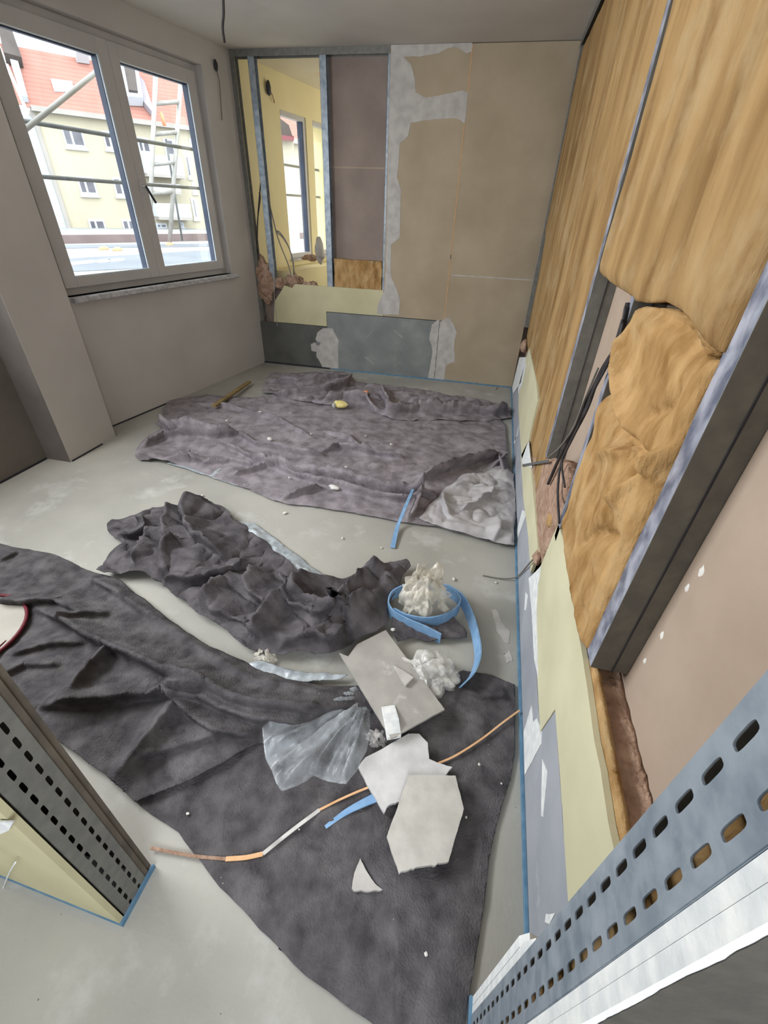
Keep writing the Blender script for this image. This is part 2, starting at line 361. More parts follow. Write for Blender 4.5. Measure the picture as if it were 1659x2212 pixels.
def cloth(name, outline_px, m, z0, res=.01, folds=(), crumple=(), edge_wob=.012, seed=0, thick=.003, parent=None, edge_lift=0.0, shift=0.0, outline_z=0.0, shift_s=.1, fn=None):
    def f2(U, V, Hh, d, ins):
        k = np.clip(d / .05, 0, 1); k = np.where(ins, k, 0)
        Hh = np.maximum(Hh, 0) * (.25 + .75 * k) + edge_lift * (1 - k) * fbm(U, V, .15, seed + 2)
        return fn(U, V, Hh, d, ins) if fn else Hh
    U, V, Hh, q = sheet(fpx(outline_px, outline_z), res, folds, crumple, 0.0, edge_wob, seed, f2, shift, shift_s, overhang=.55)
    return mk(name, np.stack([U, V, Hh + z0], 1), q, m, parent, True, thick, 1.0)

# ================================================================== STRUCTURE
floor = B().box(-3.3, 1.6, -1.6, 4.76, -.25, 0.0).build('floor', M['floor']); tag(floor, kind='structure')
floor2 = B().box(-3.3, 1.6, 4.76, 9.0, -.25, 0.0).build('floor', M['floor']); tag(floor2, kind='structure')
ceiling = B().box(-3.3, 1.6, -1.6, 4.74, ZC, ZC + .2).build('ceiling', M['ceil']); tag(ceiling, kind='structure')
ceil2 = B().box(-3.3, 1.6, 4.74, 9.0, ZC, ZC + .2).build('ceiling', M['ceil2']); tag(ceil2, kind='structure')

tag(B().box(-3.1, 1.6, -1.75, -1.6, 0, ZC).build('wall_front_blocker', M['paint']), kind='structure')  # unseen wall added behind the camera to block sky light
tag(B().box(1.5, 1.6, -1.6, .117, 0, ZC).build('wall_hall_blocker', M['paint']), kind='structure')  # unseen hall side wall, added to keep sky light out
for L_, sd_ in (([(1060, 1316), (1074, 1322), (1086, 1348), (1101, 1362), (1098, 1388), (1082, 1382), (1070, 1352)], 3), ([(1086, 1412), (1100, 1402), (1108, 1424), (1096, 1432)], 4), ([(300, 1060), (360, 1052), (420, 1058), (380, 1070), (320, 1074)], 5), ([(1075, 1500), (1100, 1492), (1110, 1520), (1090, 1524)], 6)):
    if sd_ in (5, 6): continue
    q_ = []
    P_ = [onz(a, b, .0004) for a, b in L_]
    for i_ in range(len(P_)):
        for j_ in range(4):
            p_ = P_[i_] + (P_[(i_ + 1) % len(P_)] - P_[i_]) * j_ / 4; q_.append((p_[0] + .01 * (float(fbm(p_[0], p_[1], .02, sd_)) - .5) * 2, p_[1] + .02 * (float(fbm(p_[0], p_[1], .02, sd_ + 5)) - .5) * 2, .0003))
    B().prism(q_[::-1], (0, 0, .0012)).build('plaster_smear', M['fill'], floor)
def wall_holes(name, u0, u1, z0, z1, o0, o1, holes, m):
    """window-wall with rectangular openings"""
    b = B(); us = sorted({u0, u1, *[h[0] for h in holes], *[h[1] for h in holes]})
    for a, c in zip(us[:-1], us[1:]):
        hs = sorted([(h[2], h[3]) for h in holes if h[0] <= a + 1e-6 and h[1] >= c - 1e-6]); z = z0
        for h in hs: b.wbox(a, c, o0, o1, z, h[0]); z = h[1]
        b.wbox(a, c, o0, o1, z, z1)
    o = b.build(name, m); tag(o, kind='structure'); return o
GO = .085     # glass plane, outwards from the wall face
gl = uz(155, 600, GO)[0]; gr = uz(462, 565, GO)[0]; gz0 = uz(315, 580, GO)[1]; gz1 = uz(246, 132, GO)[1]
g2 = uz(315, 580, GO)[0]; g3 = uz(349, 577, GO)[0]
UL, UR = gl - .14, gr + .13
ZS, ZT = .94, gz1 + .13
NU = 2.085    # back wall meets the window wall here
wall_holes('wall_left', -.12, NU, 0, ZC, 0, .14, [(UL, UR, ZS, ZT)], M['paint'])
n1 = (2.775, 3.27, 1.0, 2.285); n2 = (3.41, 3.95, 1.0, 2.285)
wall_holes('wall_neighbour_left', NU, 6.2, 0, ZC, 0, .09, [n1, n2], M['yellowwall'])
# pilaster and recess to the left of the window
M['shaded'] = mat('shaded_brown_plaster', (104, 98, 94), (118, 112, 107), .95, 3, .08, 90)  # darker colour paints the shade on the pilaster side and recess
tag(B().box(-2.72, -2.66, 2.130, 2.56, 0, ZC).build('wall_pilaster', M['paint']), kind='structure')
tag(B().box(-2.95, -2.662, 2.128, 2.1299, 0, ZC).box(-2.95, -2.72, 2.13, 2.56, 0, ZC).build('wall_pilaster_side', M['shaded']), kind='structure')
tag(B().box(-3.1, -2.852, -1.6, 2.128, 0, ZC).build('wall_recess', M['shaded']), kind='structure')
tag(B().box(-3.1, -2.80, 2.56, 2.62, 0, ZC).build('wall_left_return', M['paint']), kind='structure')
# walls of the neighbouring room
tag(B().box(-3.2, 1.6, 8.6, 8.75, 0, ZC).build('wall_neighbour_back', M['yellowwall']), kind='structure')
tag(B().box(-.95, -.85, YB + .12, 8.6, 0, ZC).build('wall_neighbour_right', M['yellowwall']), kind='structure')
# cladding of the far side of the right wall, seen from its inside
wr = B().box(XR + .076, XR + .1, .13, 4.9, 0, ZC).build('wall_right', M['tanrear']); tag(wr, kind='structure')
for k, (px, py, r) in enumerate([(1515, 1235, .0075), (1484, 1270, .006), (1430, 1372, .006), (1393, 1428, .005), (1528, 1700, .003)]):
    c = onx(px, py, XR + .076); vs = []; n = 12
    rr = [r * random.Random(k * 31 + i).uniform(.75, 1.25) for i in range(n)]
    vs = [(c[0], c[1] + .9 * rr[i] * math.cos(2 * math.pi * i / n), c[2] + 1.5 * rr[i] * math.sin(2 * math.pi * i / n)) for i in range(n)]
    vs.append((c[0] - .0035, c[1], c[2])); mk('plaster_drop', vs, [(i, (i + 1) % n, n) for i in range(n)], M['crumb'], wr, True)
# back wall: rear cladding (dark brown inside face) right of the see-through bay, and behind the boards
wb = B().box(-1.66, XR + .0755, YB + .088, YB + .113, 0, ZC).box(-2.5, -1.66, YB + .088, YB + .113, 0, .80).build('wall_back', M['darkrear']); tag(wb, kind='structure')
sm = B().box(-1.66, -1.08, YB + .0865, YB + .0885, ony(760, 362, YB + .087)[2] - .006, ony(760, 362, YB + .087)[2] + .006).build('board_joint', M['tanrear'], wb)

# ------------------------------------------------------------------ window 1
win = empty('window_1', wl((UL + UR) / 2, .05, ZS)); tag(win, kind='structure')
f = B()
FO0, FO1 = .055, .125
f.wbox(UL, UL + .05, FO0 + .01, FO1, ZS, ZT).wbox(UR - .05, UR, FO0 + .01, FO1, ZS, ZT).wbox(UL + .05, UR - .05, FO0 + .01, FO1, ZS, ZS + .05).wbox(UL + .05, UR - .05, FO0 + .01, FO1, ZT - .05, ZT)
f.build('frame', M['pvc'], win, bevel=.004)
mid = (g2 + g3) / 2
for (a, b_, ga, gb) in ((UL + .045, mid + .004, gl, g2), (mid + .006, UR - .045, g3, gr)):
    s = B(); zo0, zo1 = ZS + .045, ZT - .045
    s.wbox(a, ga, FO0 - .012, FO1 - .02, zo0, zo1).wbox(gb, b_, FO0 - .012, FO1 - .02, zo0, zo1).wbox(ga, gb, FO0 - .012, FO1 - .02, zo0, gz0).wbox(ga, gb, FO0 - .012, FO1 - .02, gz1, zo1)
    so = s.build('sash', M['pvc'], win, bevel=.004)
    g = B().wbox(gb - .012, gb, FO0 + .002, FO1 - .022, gz0, gz1).wbox(ga, gb, FO0 + .018, FO1 - .022, gz1 - .008, gz1)
    g.build('gasket', M['gasket'], so)
    g = B().wbox(gb - .008, gb + .0005, FO0 - .011, FO0 + .0015, gz0, gz1).wbox(ga, gb - .008, FO0 - .011, FO0 + .004, gz0 - .0005, gz0 + .008)
    g.build('glazing_bead', M['bead'], so)
    B().wbox(ga - .004, gb + .004, GO, GO + .006, gz0 - .004, gz1 + .004).build('pane', M['glass'], so)
hu, hz = uz(308, 402, .03)
h = B().tube([wl(hu, .043, hz), wl(hu, .0, hz)], .009, 10); h.wbox(hu - .014, hu + .014, .034, .044, hz - .045, hz + .045)
h.build('handle_base', M['pvc'], win, bevel=.003)
e = uz(336, 438, .0); B().tube([wl(hu, -.002, hz), wl(e[0], -.004, e[1])], .0085, 10).build('handle', M['dark'], win, True)
sl = empty('window_sill', wl(.85, -.02, .9)); tag(sl, 'grey speckled stone sill under the two-pane window', 'window sill')
sz = B().wbox(UL + .02, UR + .06, -.045, FO0 + .01, .905, .94).build('slab', M['sill'], sl, bevel=.006)
# neighbour room windows
for i, h in enumerate((n1, n2)):
    wn = empty('window_%d' % (i + 2), wl((h[0] + h[1]) / 2, .1, h[2])); tag(wn, kind='structure')
    s = B(); a, b_, z0, z1 = h; o0, o1 = .012, .07
    s.wbox(a, a + .025, o0, o1, z0, z1).wbox(b_ - .05, b_, o0, o1, z0, z1).wbox(a + .03, b_ - .05, o0, o1, z0, z0 + .05).wbox(a + .03, b_ - .05, o0, o1, z1 - .04, z1)
    so = s.build('sash', M['pvc'], wn)
    B().wbox(b_ - .075, b_ - .05, o0 - .002, o1, z0 + .05, z1 - .04).build('gasket', M['gasket'], so)
    B().wbox(a + .025, b_ - .05, .03, .034, z0 + .05, z1 - .04).build('pane', M['glass'], so)
    B().wbox(a, b_, -.03, .01, z0 - .02, z0).build('sill', M['sill'], wn)

# ------------------------------------------------------------------ back wall boards (front layer, each a panel one could take off)
def board_y(name, label, x0, x1, z0, z1, m, y=YB, t=.0125, cat='plasterboard', group=None):
    o = B().box(x0, x1, y, y + t, z0, z1).build(name, m, bevel=.0015); tag(o, label, cat, group); return o
def patch_y(px_list, parent, m=None, name='joint_filler', y=YB, up=.0022, seed=0):
    P = [ony(a, b, y) for a, b in px_list]; q = []
    for i in range(len(P)):
        a, b = P[i], P[(i + 1) % len(P)]; k = max(1, int(np.linalg.norm(b - a) / .02))
        for j in range(k): q.append(a + (b - a) * j / k)
    q = np.array(q); q[:, 0] += .012 * (fbm(q[:, 0], q[:, 2], .05, seed) - .5); q[:, 2] += .012 * (fbm(q[:, 0], q[:, 2], .05, seed + 5) - .5)
    q[:, 2] = np.maximum(q[:, 2], .003); q[:, 2] = np.minimum(q[:, 2], ZC - .002)
    return B().prism([tuple(p) for p in q], (0, -up, 0)).build(name, m or M['fill'], parent)
XJ = -.447
pA = board_y('plasterboard', 'tan plasterboard on the back wall smeared with white filler beside the open studs', -1.078, XJ - .003, .600, ZC - .004, M['tan'])
pB = board_y('plasterboard', 'bare tan plasterboard on the back wall, in the corner next to the yellow wool', XJ + .003, .335, .002, ZC - .004, M['tan'])
pG1 = board_y('plasterboard_offcut', 'taller grey plasterboard strip along the foot of the back wall', -1.688, XJ - .003, .012, .594, M['grey'])
pG2 = board_y('plasterboard_offcut', 'darker low grey plasterboard strip in the back corner below the window wall', -2.50, -1.694, .012, .447, M['greyd'])
pH = B(); pH.add([], []); 
hp = [(-2.30, .453), (-1.692, .453), (-1.692, .600), (-1.082, .600), (-1.082, .838), (-2.02, .838), (-2.06, .80), (-2.14, .82), (-2.2, .74), (-2.27, .66)]
pH = B().prism([(a, YB, b) for a, b in hp], (0, .0125, 0)).build('plasterboard', M['green']); tag(pH, 'pale green plasterboard between the wall opening and the grey strips, broken at its left end', 'plasterboard')
z4 = lambda L: [(800 + a / 3.318, 50 + b / 3.318) for a, b in L]; z5 = lambda L: [(800 + a / 3.318, 550 + b / 3.318) for a, b in L]; z3 = lambda L: [(440 + a / 3.606, 430 + b / 3.606) for a, b in L]
patch_y(z4([(152, 92), (738, 88), (727, 200), (690, 215), (600, 165), (480, 215), (350, 240), (240, 240), (290, 290), (320, 400), (325, 500), (400, 535), (540, 510), (660, 480), (700, 500), (680, 720), (640, 690), (600, 680), (400, 695), (290, 715), (270, 810), (210, 860), (205, 1000), (190, 1100), (220, 1200), (215, 1400), (210, 1540), (150, 1590), (147, 1659)]) +
        z5([(150, 160), (190, 250), (215, 330), (205, 432), (48, 428), (50, 370), (80, 300), (104, 250), (110, 100)]) + z4([(118, 1400), (135, 600)]), pA, seed=1)
patch_y(z5([(440, 500), (480, 470), (495, 470), (475, 700), (455, 890), (415, 885), (430, 780), (445, 700), (440, 650), (420, 610)]), pG1, seed=2)
patch_y(z5([(520, 470), (540, 455), (570, 460), (600, 510), (620, 560), (600, 640), (605, 770), (560, 785), (540, 800), (530, 905), (460, 895), (480, 700), (500, 480)]), pB, seed=3)
patch_y(z3([(870, 1090), (885, 1040), (930, 1005), (1005, 1005), (1030, 1060), (1050, 1100), (1050, 1340), (930, 1330), (915, 1280), (880, 1230), (880, 1190), (840, 1180), (835, 1130), (880, 1110)]), pG1, seed=4)
# dark chipped spot in that filler, thin cut line and the yellow joint edge
c = ony(440 + 890 / 3.606, 430 + 1125 / 3.606, YB)
mk('chip', [(c[0] + .03 * math.cos(a) * (1 + .3 * math.sin(3 * a)), YB - .0045, c[2] + .022 * math.sin(a)) for a in np.linspace(0, 6, 12)], [list(range(12))], M['grey'], pG1)
for pts, par in (((1018, 95), (976, 550)), pB), (((974, 560), (962, 690)), pB):
    a = ony(*pts[0], YB); b_ = ony(*pts[1], YB)
    B().box(XJ - .0025, XJ + .0035, YB - .002, YB + .004, b_[2], a[2]).build('paper_edge', M['strip'], par)
zj = ony(1072, 600, YB)[2]; B().box(XJ + .03, .325, YB - .0006, YB + .001, zj - .006, zj + .004).build('joint_line', M['fill'], pB)
for a, b_, c_, d_, par in ((1000, 1300, 1330, 1010, pG1), (1260, 1230, 1330, 1290, pG1), (1480, 1310, 1540, 1260, pG1), (1480, 1020, 1550, 1080, pG1), (1070, 1270, 1120, 1220, pG1)):
    if a == 1000: a, b_, c_, d_ = 1265, 1080, 1330, 1010
    P = ony(440 + a / 3.606, 430 + b_ / 3.606, YB); Q = ony(440 + c_ / 3.606, 430 + d_ / 3.606, YB); e = np.array([.006, 0, .004])
    B().prism([P - e, Q - e, Q + e, P + e], (0, -.0008, 0)).build('chalk_mark', M['scrap'], par)

# studs and tracks of the back wall opening
def cstud_y(label, x, w, y0, y1, z0, z1, group=None, m='galv', flip=1):
    """C-stud standing in a wall that runs along X; web at x"""
    o = empty('metal_stud', (x, (y0 + y1) / 2, z0)); tag(o, label, 'metal stud', group)
    t = .0016
    b = B().box(x, x + t, y0, y1, z0, z1)
    for k in (.35, .65): yy = y0 + (y1 - y0) * k; b.box(x - .0012, x, yy - .004, yy + .004, z0, z1)
    b.build('web', M['galvd'], o)
    x0, x1 = sorted((x, x + flip * w))
    B().box(x0, x1, y0, y0 + t, z0, z1).build('flange', M[m], o); B().box(x0, x1, y1 - t, y1, z0, z1).build('flange', M[m], o)
    B().box(*(sorted((x + flip * w, x + flip * (w + t)))), y0 + t, y0 + .012, z0, z1).build('lip', M[m], o)
    return o
Y0, Y1 = YB + .0125, YB + .087
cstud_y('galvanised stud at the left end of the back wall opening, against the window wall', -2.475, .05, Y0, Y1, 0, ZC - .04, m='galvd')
so = cstud_y('slim leaning galvanised stud in the see-through part of the back wall', -2.30, .05, Y0, Y1, .78, ZC - .04, m='galv')
so.rotation_euler = (0, math.radians(0), 0)
cstud_y('galvanised stud dividing the see-through bay from the dark board bay', -1.672, .055, Y0, Y1, .80, ZC - .04)
cstud_y('galvanised stud at the edge of the filler-smeared tan board', -1.10, .05, Y0, Y1, .80, ZC - .04)
tr = empty('top_track', (-1.78, (Y0 + Y1) / 2, ZC - .04)); tag(tr, 'steel track along the ceiling above the back wall opening', 'metal track')
B().box(-2.52, -1.08, Y0 - .002, Y0, ZC - .045, ZC - .001).build('flange', M['galvd'], tr); B().box(-2.52, -1.08, Y1, Y1 + .002, ZC - .045, ZC - .001).build('flange', M['galvd'], tr)
B().box(-2.52, -1.08, Y0, Y1, ZC - .005, ZC - .001).build('web', M['galvd'], tr)

# neighbouring room's dark wall strip and hanging parts
tag(B().box(-2.05, -1.70, 7.6, 8.55, 2.25, ZC - .002).build('wall_lintel', M['yellowwall']), kind='structure')

# wool in the back wall opening
def wool_panel_y(name, label, x0, x1, z0, z1, y, m, amp=.014, seed=0, thick=.05, poly=None):
    O = poly or [(x0, z0), (x1, z0), (x1, z1), (x0, z1)]
    U, V, Hh, q = sheet(O, .012, (), (('f', amp * 2, .06, seed), ('r', amp * .6, .05, seed + 2)), 0, .008, seed)
    o = mk(name, *solid_shift(np.stack([U, y - Hh, V], 1), q, (0, thick, 0)), m, None, True); tag(o, label, 'insulation'); return o
wool_panel_y('insulation_batt', 'yellow wool batt in the low gap right of the middle stud of the back wall', -1.60, -1.112, .80, 1.085, YB + .035, M['wool2'], seed=3)
def lump(name, label, cat, c, r, m, seed=0, amp=.35, s=.06, sub=4, group=None, parent=None, squash=None, power=1):
    import bmesh
    bm = bmesh.new(); bmesh.ops.create_icosphere(bm, subdivisions=sub, radius=1.0)
    vs = np.array([v.co[:] for v in bm.verts]); fs = [[v.index for v in f_.verts] for f_ in bm.faces]; bm.free()
    k = vs * np.array(r)
    d = 1 + amp * ((ridged(k[:, 0] + k[:, 2] * .7, k[:, 1] - k[:, 2] * .6, s, seed) + ridged(k[:, 2] + k[:, 0] * .4, k[:, 0] - k[:, 1] * .8, s, seed + 4)) - 1)
    vs = k * d[:, None]
    if squash is not None: vs[:, 2] = np.maximum(vs[:, 2], squash)
    vs = vs + np.array(c)
    o = mk(name, vs, fs, m, parent, True)
    if parent is None: tag(o, label, cat, group)
    return o
def bk(px, py, y=YB): return ony(px, py, y)
for k, (px, py, rx, rz, lab) in enumerate([(602, 612, .09, .055, 'ragged brownish wool tuft on the broken board edge, just right of the leaning stud'),
                                     (636, 608, .10, .06, 'pinkish torn wool clump on the broken board edge under the cream window'),
                                     (672, 618, .09, .05, 'torn wool clump lying against the foot of the middle stud')]):
    lump('wool_tuft', lab, 'insulation', bk(px, py, YB + .05), (rx, .035, rz), M['woolb'], 11 + k, .6, .05, 4, 'torn wool along the opening')
lump('wool_tuft', 'long brown wool rag hanging in the corner beside the window sill', 'insulation', bk(572, 605, YB + .02), (.095, .03, .20), M['woolb'], 21, .45, .08, 5)
B()
for k, (a, b_) in enumerate([((575, 655), (571, 692)), ((582, 650), (585, 695)), ((590, 560), (598, 705))]):
    P = [bk(a[0] + (b_[0] - a[0]) * t + 2 * math.sin(t * 5 + k), a[1] + (b_[1] - a[1]) * t, YB - .008) for t in np.linspace(0, 1, 8)]
    tag(B().tube(P, .0028, 6).build('loose_thread', M['fill'] if k == 2 else M['woolb'], None, True),
        ['short wool thread hanging below the brown rag', 'wool thread hanging nearest the green board below the rag', 'long pale thread hanging down past the leaning stud'][k], 'thread')

# ------------------------------------------------------------------ foam edge strips at wall feet
def strip(name, label, p0, p1, n, h=.03, t=.006, m='tape'):
    p0 = np.array(p0, float); p1 = np.array(p1, float); n = np.array(n, float)
    b = B().hexa([p0, p1, p1 + n * t, p0 + n * t] + [q + np.array([0, 0, h]) for q in (p0, p1, p1 + n * t, p0 + n * t)])
    o = b.build(name, M[m]); tag(o, label, 'edge strip'); return o
strip('foam_edge_strip', 'blue foam edge strip along the foot of the stripped right wall', (XR - .006, .26, 0), (XR - .006, 4.715, 0), (1, 0, 0), .022, .008)
strip('foam_edge_strip', 'blue-grey foam edge strip along the foot of the back wall', (-1.66, YB - .001, 0), (.316, YB - .001, 0), (0, -1, 0), .014, .006)
strip('foam_edge_strip', 'brownish edge strip under the darker grey board in the far corner', (-2.49, YB - .001, 0), (-1.67, YB - .001, 0), (0, -1, 0), .016, .006, 'dark')
a_ = wl(.02, 0, 0); b_ = wl(.62, 0, 0); strip('foam_edge_strip', 'dark edge strip along the floor below the window', a_, b_, -ND, .010, .006, 'dark')
strip('foam_edge_strip', 'dark edge strip at the foot of the pilaster', (-2.66, 2.14, 0), (-2.66, 2.42, 0), (1, 0, 0), .009, .006, 'dark')
strip('foam_edge_strip', 'dark edge strip in the shadowed recess left of the pilaster', (-2.852, 1.72, 0), (-2.852, 2.12, 0), (1, 0, 0), .012, .006, 'dark')

# ================================================================== RIGHT WALL
def poly_x(name, label, px_list, m, x=XR, t=.0125, rough=.0, seed=0, cat='plasterboard', parent=None, edge=None):
    P = [onx(a, b, x) for a, b in px_list]; q = []
    for i in range(len(P)):
        a, b = P[i], P[(i + 1) % len(P)]; k = max(1, int(np.linalg.norm(b - a) / .015)) if rough else 1
        for j in range(k): q.append(a + (b - a) * j / k)
    q = np.array(q)
    if rough:
        q[:, 1] += rough * (fbm(q[:, 1], q[:, 2], .03, seed) - .5) * 2; q[:, 2] += rough * (fbm(q[:, 1], q[:, 2], .03, seed + 5) - .5) * 2
    q[:, 2] = np.maximum(q[:, 2], .004)
    o = B().prism([tuple(p) for p in q], (t, 0, 0)).build(name, m, parent)
    if parent is None: tag(o, label, cat)
    return o
zz2 = lambda L: [(1000 + a / 2.968, 1000 + b / 2.968) for a, b in L]; zz3 = lambda L: [(1000 + a / 2.517, 1500 + b / 2.517) for a, b in L]
zf = lambda L: [(1080 + a / 3.814, 680 + b / 3.814) for a, b in L]
# grey strip board at the foot
gy = poly_x('plasterboard_offcut', 'long light grey plasterboard strip along the foot of the right wall',
       [(1106, 835), (1124, 835), (1126, 990), (1133, 1090), (1142, 1160), (1150, 1330), (1166, 1575), (1199, 1532), (1221, 1857), (1228, 1958), (1150, 2060), (1131, 1996), (1126, 1600), (1111, 1000)], M['greyr'], XR + .003, .0095, .002, 2)
gg = poly_x('plasterboard', 'large pale green plasterboard with a pointed top on the right wall',
       [(1205.5, 1133), (1216, 1162), (1229, 1256), (1253, 1387), (1269, 1488), (1284, 1600), (1298, 1667), (1314, 1778), (1328, 1846), (1300, 1900), (1228, 1958), (1221, 1857), (1211, 1695), (1199, 1532), (1167, 1580), (1161, 1472), (1151, 1337), (1145, 1249), (1168, 1222), (1192, 1162)], M['greenr'], XR, .0125, .0025, 4)
gs = poly_x('plasterboard', 'narrow pale green board strip between the grey strip and the wool on the right wall',
       [(1125, 985), (1140, 955), (1146, 1000), (1154, 1090), (1163, 1200), (1155, 1210), (1146, 1236), (1140, 1150), (1130, 1075)], M['greenr'], XR, .0125, .002, 7)
gf = poly_x('plasterboard', 'far pale green board piece with a pointed end on the right wall',
       zf([(240, 275), (300, 560), (312, 700), (270, 880), (235, 1040), (180, 1190), (165, 1000), (152, 780), (155, 620), (195, 420)]), M['greenr'], XR, .0125, .002, 9)
for L, par, sd in ((zf([(160, 350), (215, 350), (170, 560), (110, 650), (100, 600)]), gf, 1), (zf([(205, 400), (218, 395), (180, 580), (150, 650), (150, 600)]), gf, 12), (zf([(235, 1040), (250, 1180), (265, 1260), (185, 1240), (180, 1190)]), gs, 3),
                   (zz2([(380, 300), (408, 318), (350, 480), (345, 440)]), gy, 2), (zz2([(420, 740), (500, 665), (480, 790), (470, 960), (480, 1380), (455, 1250), (440, 950)]), gg, 5), (zz2([(400, 830), (415, 850), (402, 945), (393, 940)]), gy, 5),
                   (zz3([(372, 60), (380, 150), (400, 130), (428, 190), (424, 270), (335, 440), (330, 200)]), gy, 6), (zz3([(430, 350), (458, 420), (435, 670), (424, 660)]), gy, 6), (zz3([(450, 1195), (500, 1190), (470, 1250), (445, 1240)]), gy, 8), (zf([(140, 1000), (158, 900), (120, 1060), (112, 1050)]), gy, 9)):
    poly_x('filler_smear', None, L, M['core'], (XR + .003 if par is gy else XR) - .0015, .0016, .002, sd, parent=par)

def cstud_x(label, y, w, z0, z1, x0=XR, x1=XR + .075, m='galvedge', lip=True):
    """C-stud in the right wall: web faces the camera at y, flange runs away along +Y"""
    o = empty('metal_stud', (x0, y, z0)); tag(o, label, 'metal stud'); t = .0016
    b = B().box(x0, x1, y, y + t, z0, z1)
    b.build('web', M['galvd'], o)
    xm = x0 + (x1 - x0) * .58; B().box(xm - .0012, xm + .0012, y - .0022, y, z0, z1).build('web_rib', M['dark'], o)
    B().box(x0, x0 + t, y + t, y + w, z0, z1).build('flange', M[m], o); B().box(x1 - t, x1, y + t, y + w, z0, z1).build('flange', M[m], o)
    return o
yn = float(onx(1291, 1409, XR)[1])
cstud_x('nearest stud of the right wall, ending above the dusty wool ledge', yn, .733 - yn, .695, ZC)
y2 = float(ony(1177, 988, 1.845)[1])
cstud_x('second stud of the right wall, with cables running past its foot', 1.815, .045, onx(1179, 985, XR)[2], ZC)
cstud_x('stud mostly hidden behind the torn lower wool batt', 1.262, .035, .60, 2.0)
cstud_x('farthest stud, dark in the corner where the wool is missing', 4.64, .045, .62, ZC)
cstud_x('thin stud edge showing through a slit in the far wool', 2.628, .03, 1.0, ZC, XR + .016)
tk = empty('top_track', (XR + .04, 2.4, ZC)); tag(tk, 'dark steel track under the ceiling above the wool on the right wall', 'metal track')
B().box(XR - .002, XR, .3, 4.72, ZC - .05, ZC - .001).build('flange', M['galvd'], tk); B().box(XR, XR + .075, .3, 4.72, ZC - .004, ZC - .001).build('web', M['galvd'], tk)

def wool_x(label, poly, m, x=XR, bulge=.012, folds=(), crumple=None, res=.011, seed=0, thick=.055, smooth_edge=.03, cat='insulation', name='insulation_batt', wob=.008):
    """poly in (y, z) metres; the surface swells towards -X"""
    cr = crumple or (('s', bulge * 1.6, .2, seed), ('s', bulge * .6, .05, seed + 3), ('s', bulge * .25, .02, seed + 7))
    def fn(U, V, Hh, d, ins):
        k = np.where(ins, np.clip(d / smooth_edge, 0, 1), 0); k = np.sqrt(k)
        return Hh * (.2 + .8 * k)
    U, V, Hh, q = sheet(poly, res, folds, cr, bulge * .3, wob, seed, fn)
    o = mk(name, *solid_shift(np.stack([x - Hh, U, V], 1), q[:, ::-1], (thick, 0, 0)), m, None, True); tag(o, label, cat); return o
def yz(L, x=XR): return [tuple(onx(a, b, x)[1:]) for a, b in L]
def lim(P): return [(min(a, 4.715), min(b, ZC - .06)) for a, b in P]
# far batts between stud 2 and the back wall
ys = 2.64
wool_x('far wool batt on the right wall, from the slit to the back corner', lim([(ys + .005, ZC), (4.6, ZC), (4.70, 2.2), (4.69, 1.4), (4.45, 1.32), (4.3, 1.0), (4.25, .6), (3.0, .5), (2.64, .4), (ys + .005, .4)]), M['wool'], folds=(), bulge=.010, seed=3, res=.016, x=XR + .018)
wool_x('wool batt on the right wall between the slit and the second stud', lim([(1.862, ZC), (ys, ZC), (ys, .4), (1.862, .4)]), M['wool'], bulge=.009, seed=13, res=.012, x=XR + .018)
# upper near batt (stud 2 -> near stud)
def yl(z): return 1.813
up = [(yn + .045, ZC), (1.8135, ZC)] + yz([(1297, 590), (1325, 614), (1358, 634), (1372, 650), (1395, 655), (1430, 650), (1468, 668), (1500, 705), (1530, 745), (1566, 765)])
up = lim(up[:2] + [(min(a, 1.8135), b) for a, b in up[2:]])
wool_x('upper wool batt bulging between the nearest and second studs', up, M['wool'], x=XR + .004, bulge=.018, seed=23, res=.010, wob=.002)
lo = yz([(1560, 775), (1525, 760), (1492, 712), (1462, 678), (1425, 660), (1393, 664), (1374, 668), (1350, 742), (1342, 790), (1322, 845), (1296, 872), (1283, 940), (1262, 1000), (1240, 1060), (1222, 1120), (1216, 1145), (1230, 1256), (1254, 1387), (1269, 1404)])
wool_x('torn lower wool batt sagging between the nearest stud and the cables', lo, M['wool2'], x=XR + .006, bulge=.022, seed=33, res=.007, wob=.008,
       crumple=(('f', .03, .16, 33), ('s', .012, .05, 36), ('r', .006, .09, 39)),
       folds=([*(([*yz(L)], a, w1, w2) for L, a, w1, w2 in (
           ([(1315, 845), (1335, 880), (1350, 920), (1380, 965), (1402, 1005), (1420, 1040)], -.035, .016, .022),
           ([(1360, 700), (1350, 800), (1355, 900), (1375, 950)], .03, .03, .04),
           ([(1405, 660), (1470, 700), (1520, 770)], -.03, .02, .02),
           ([(1300, 980), (1340, 975), (1385, 980)], .025, .02, .02),
           ([(1340, 1090), (1400, 1040), (1440, 990), (1470, 965)], .03, .02, .03),
           ([(1390, 900), (1440, 880), (1480, 840)], -.02, .02, .02),
           ([(1260, 1180), (1300, 1150), (1350, 1160)], -.018, .02, .02)))]))
wool_x('small pinkish wool patch under the foot of the second stud', yz([(1146, 985), (1176, 990), (1212, 990), (1228, 1010), (1222, 1060), (1208, 1130), (1192, 1160), (1168, 1218), (1163, 1195), (1155, 1090)], XR + .012), M['woolb'], x=XR + .016, bulge=.012, seed=43, res=.008, thick=.04)
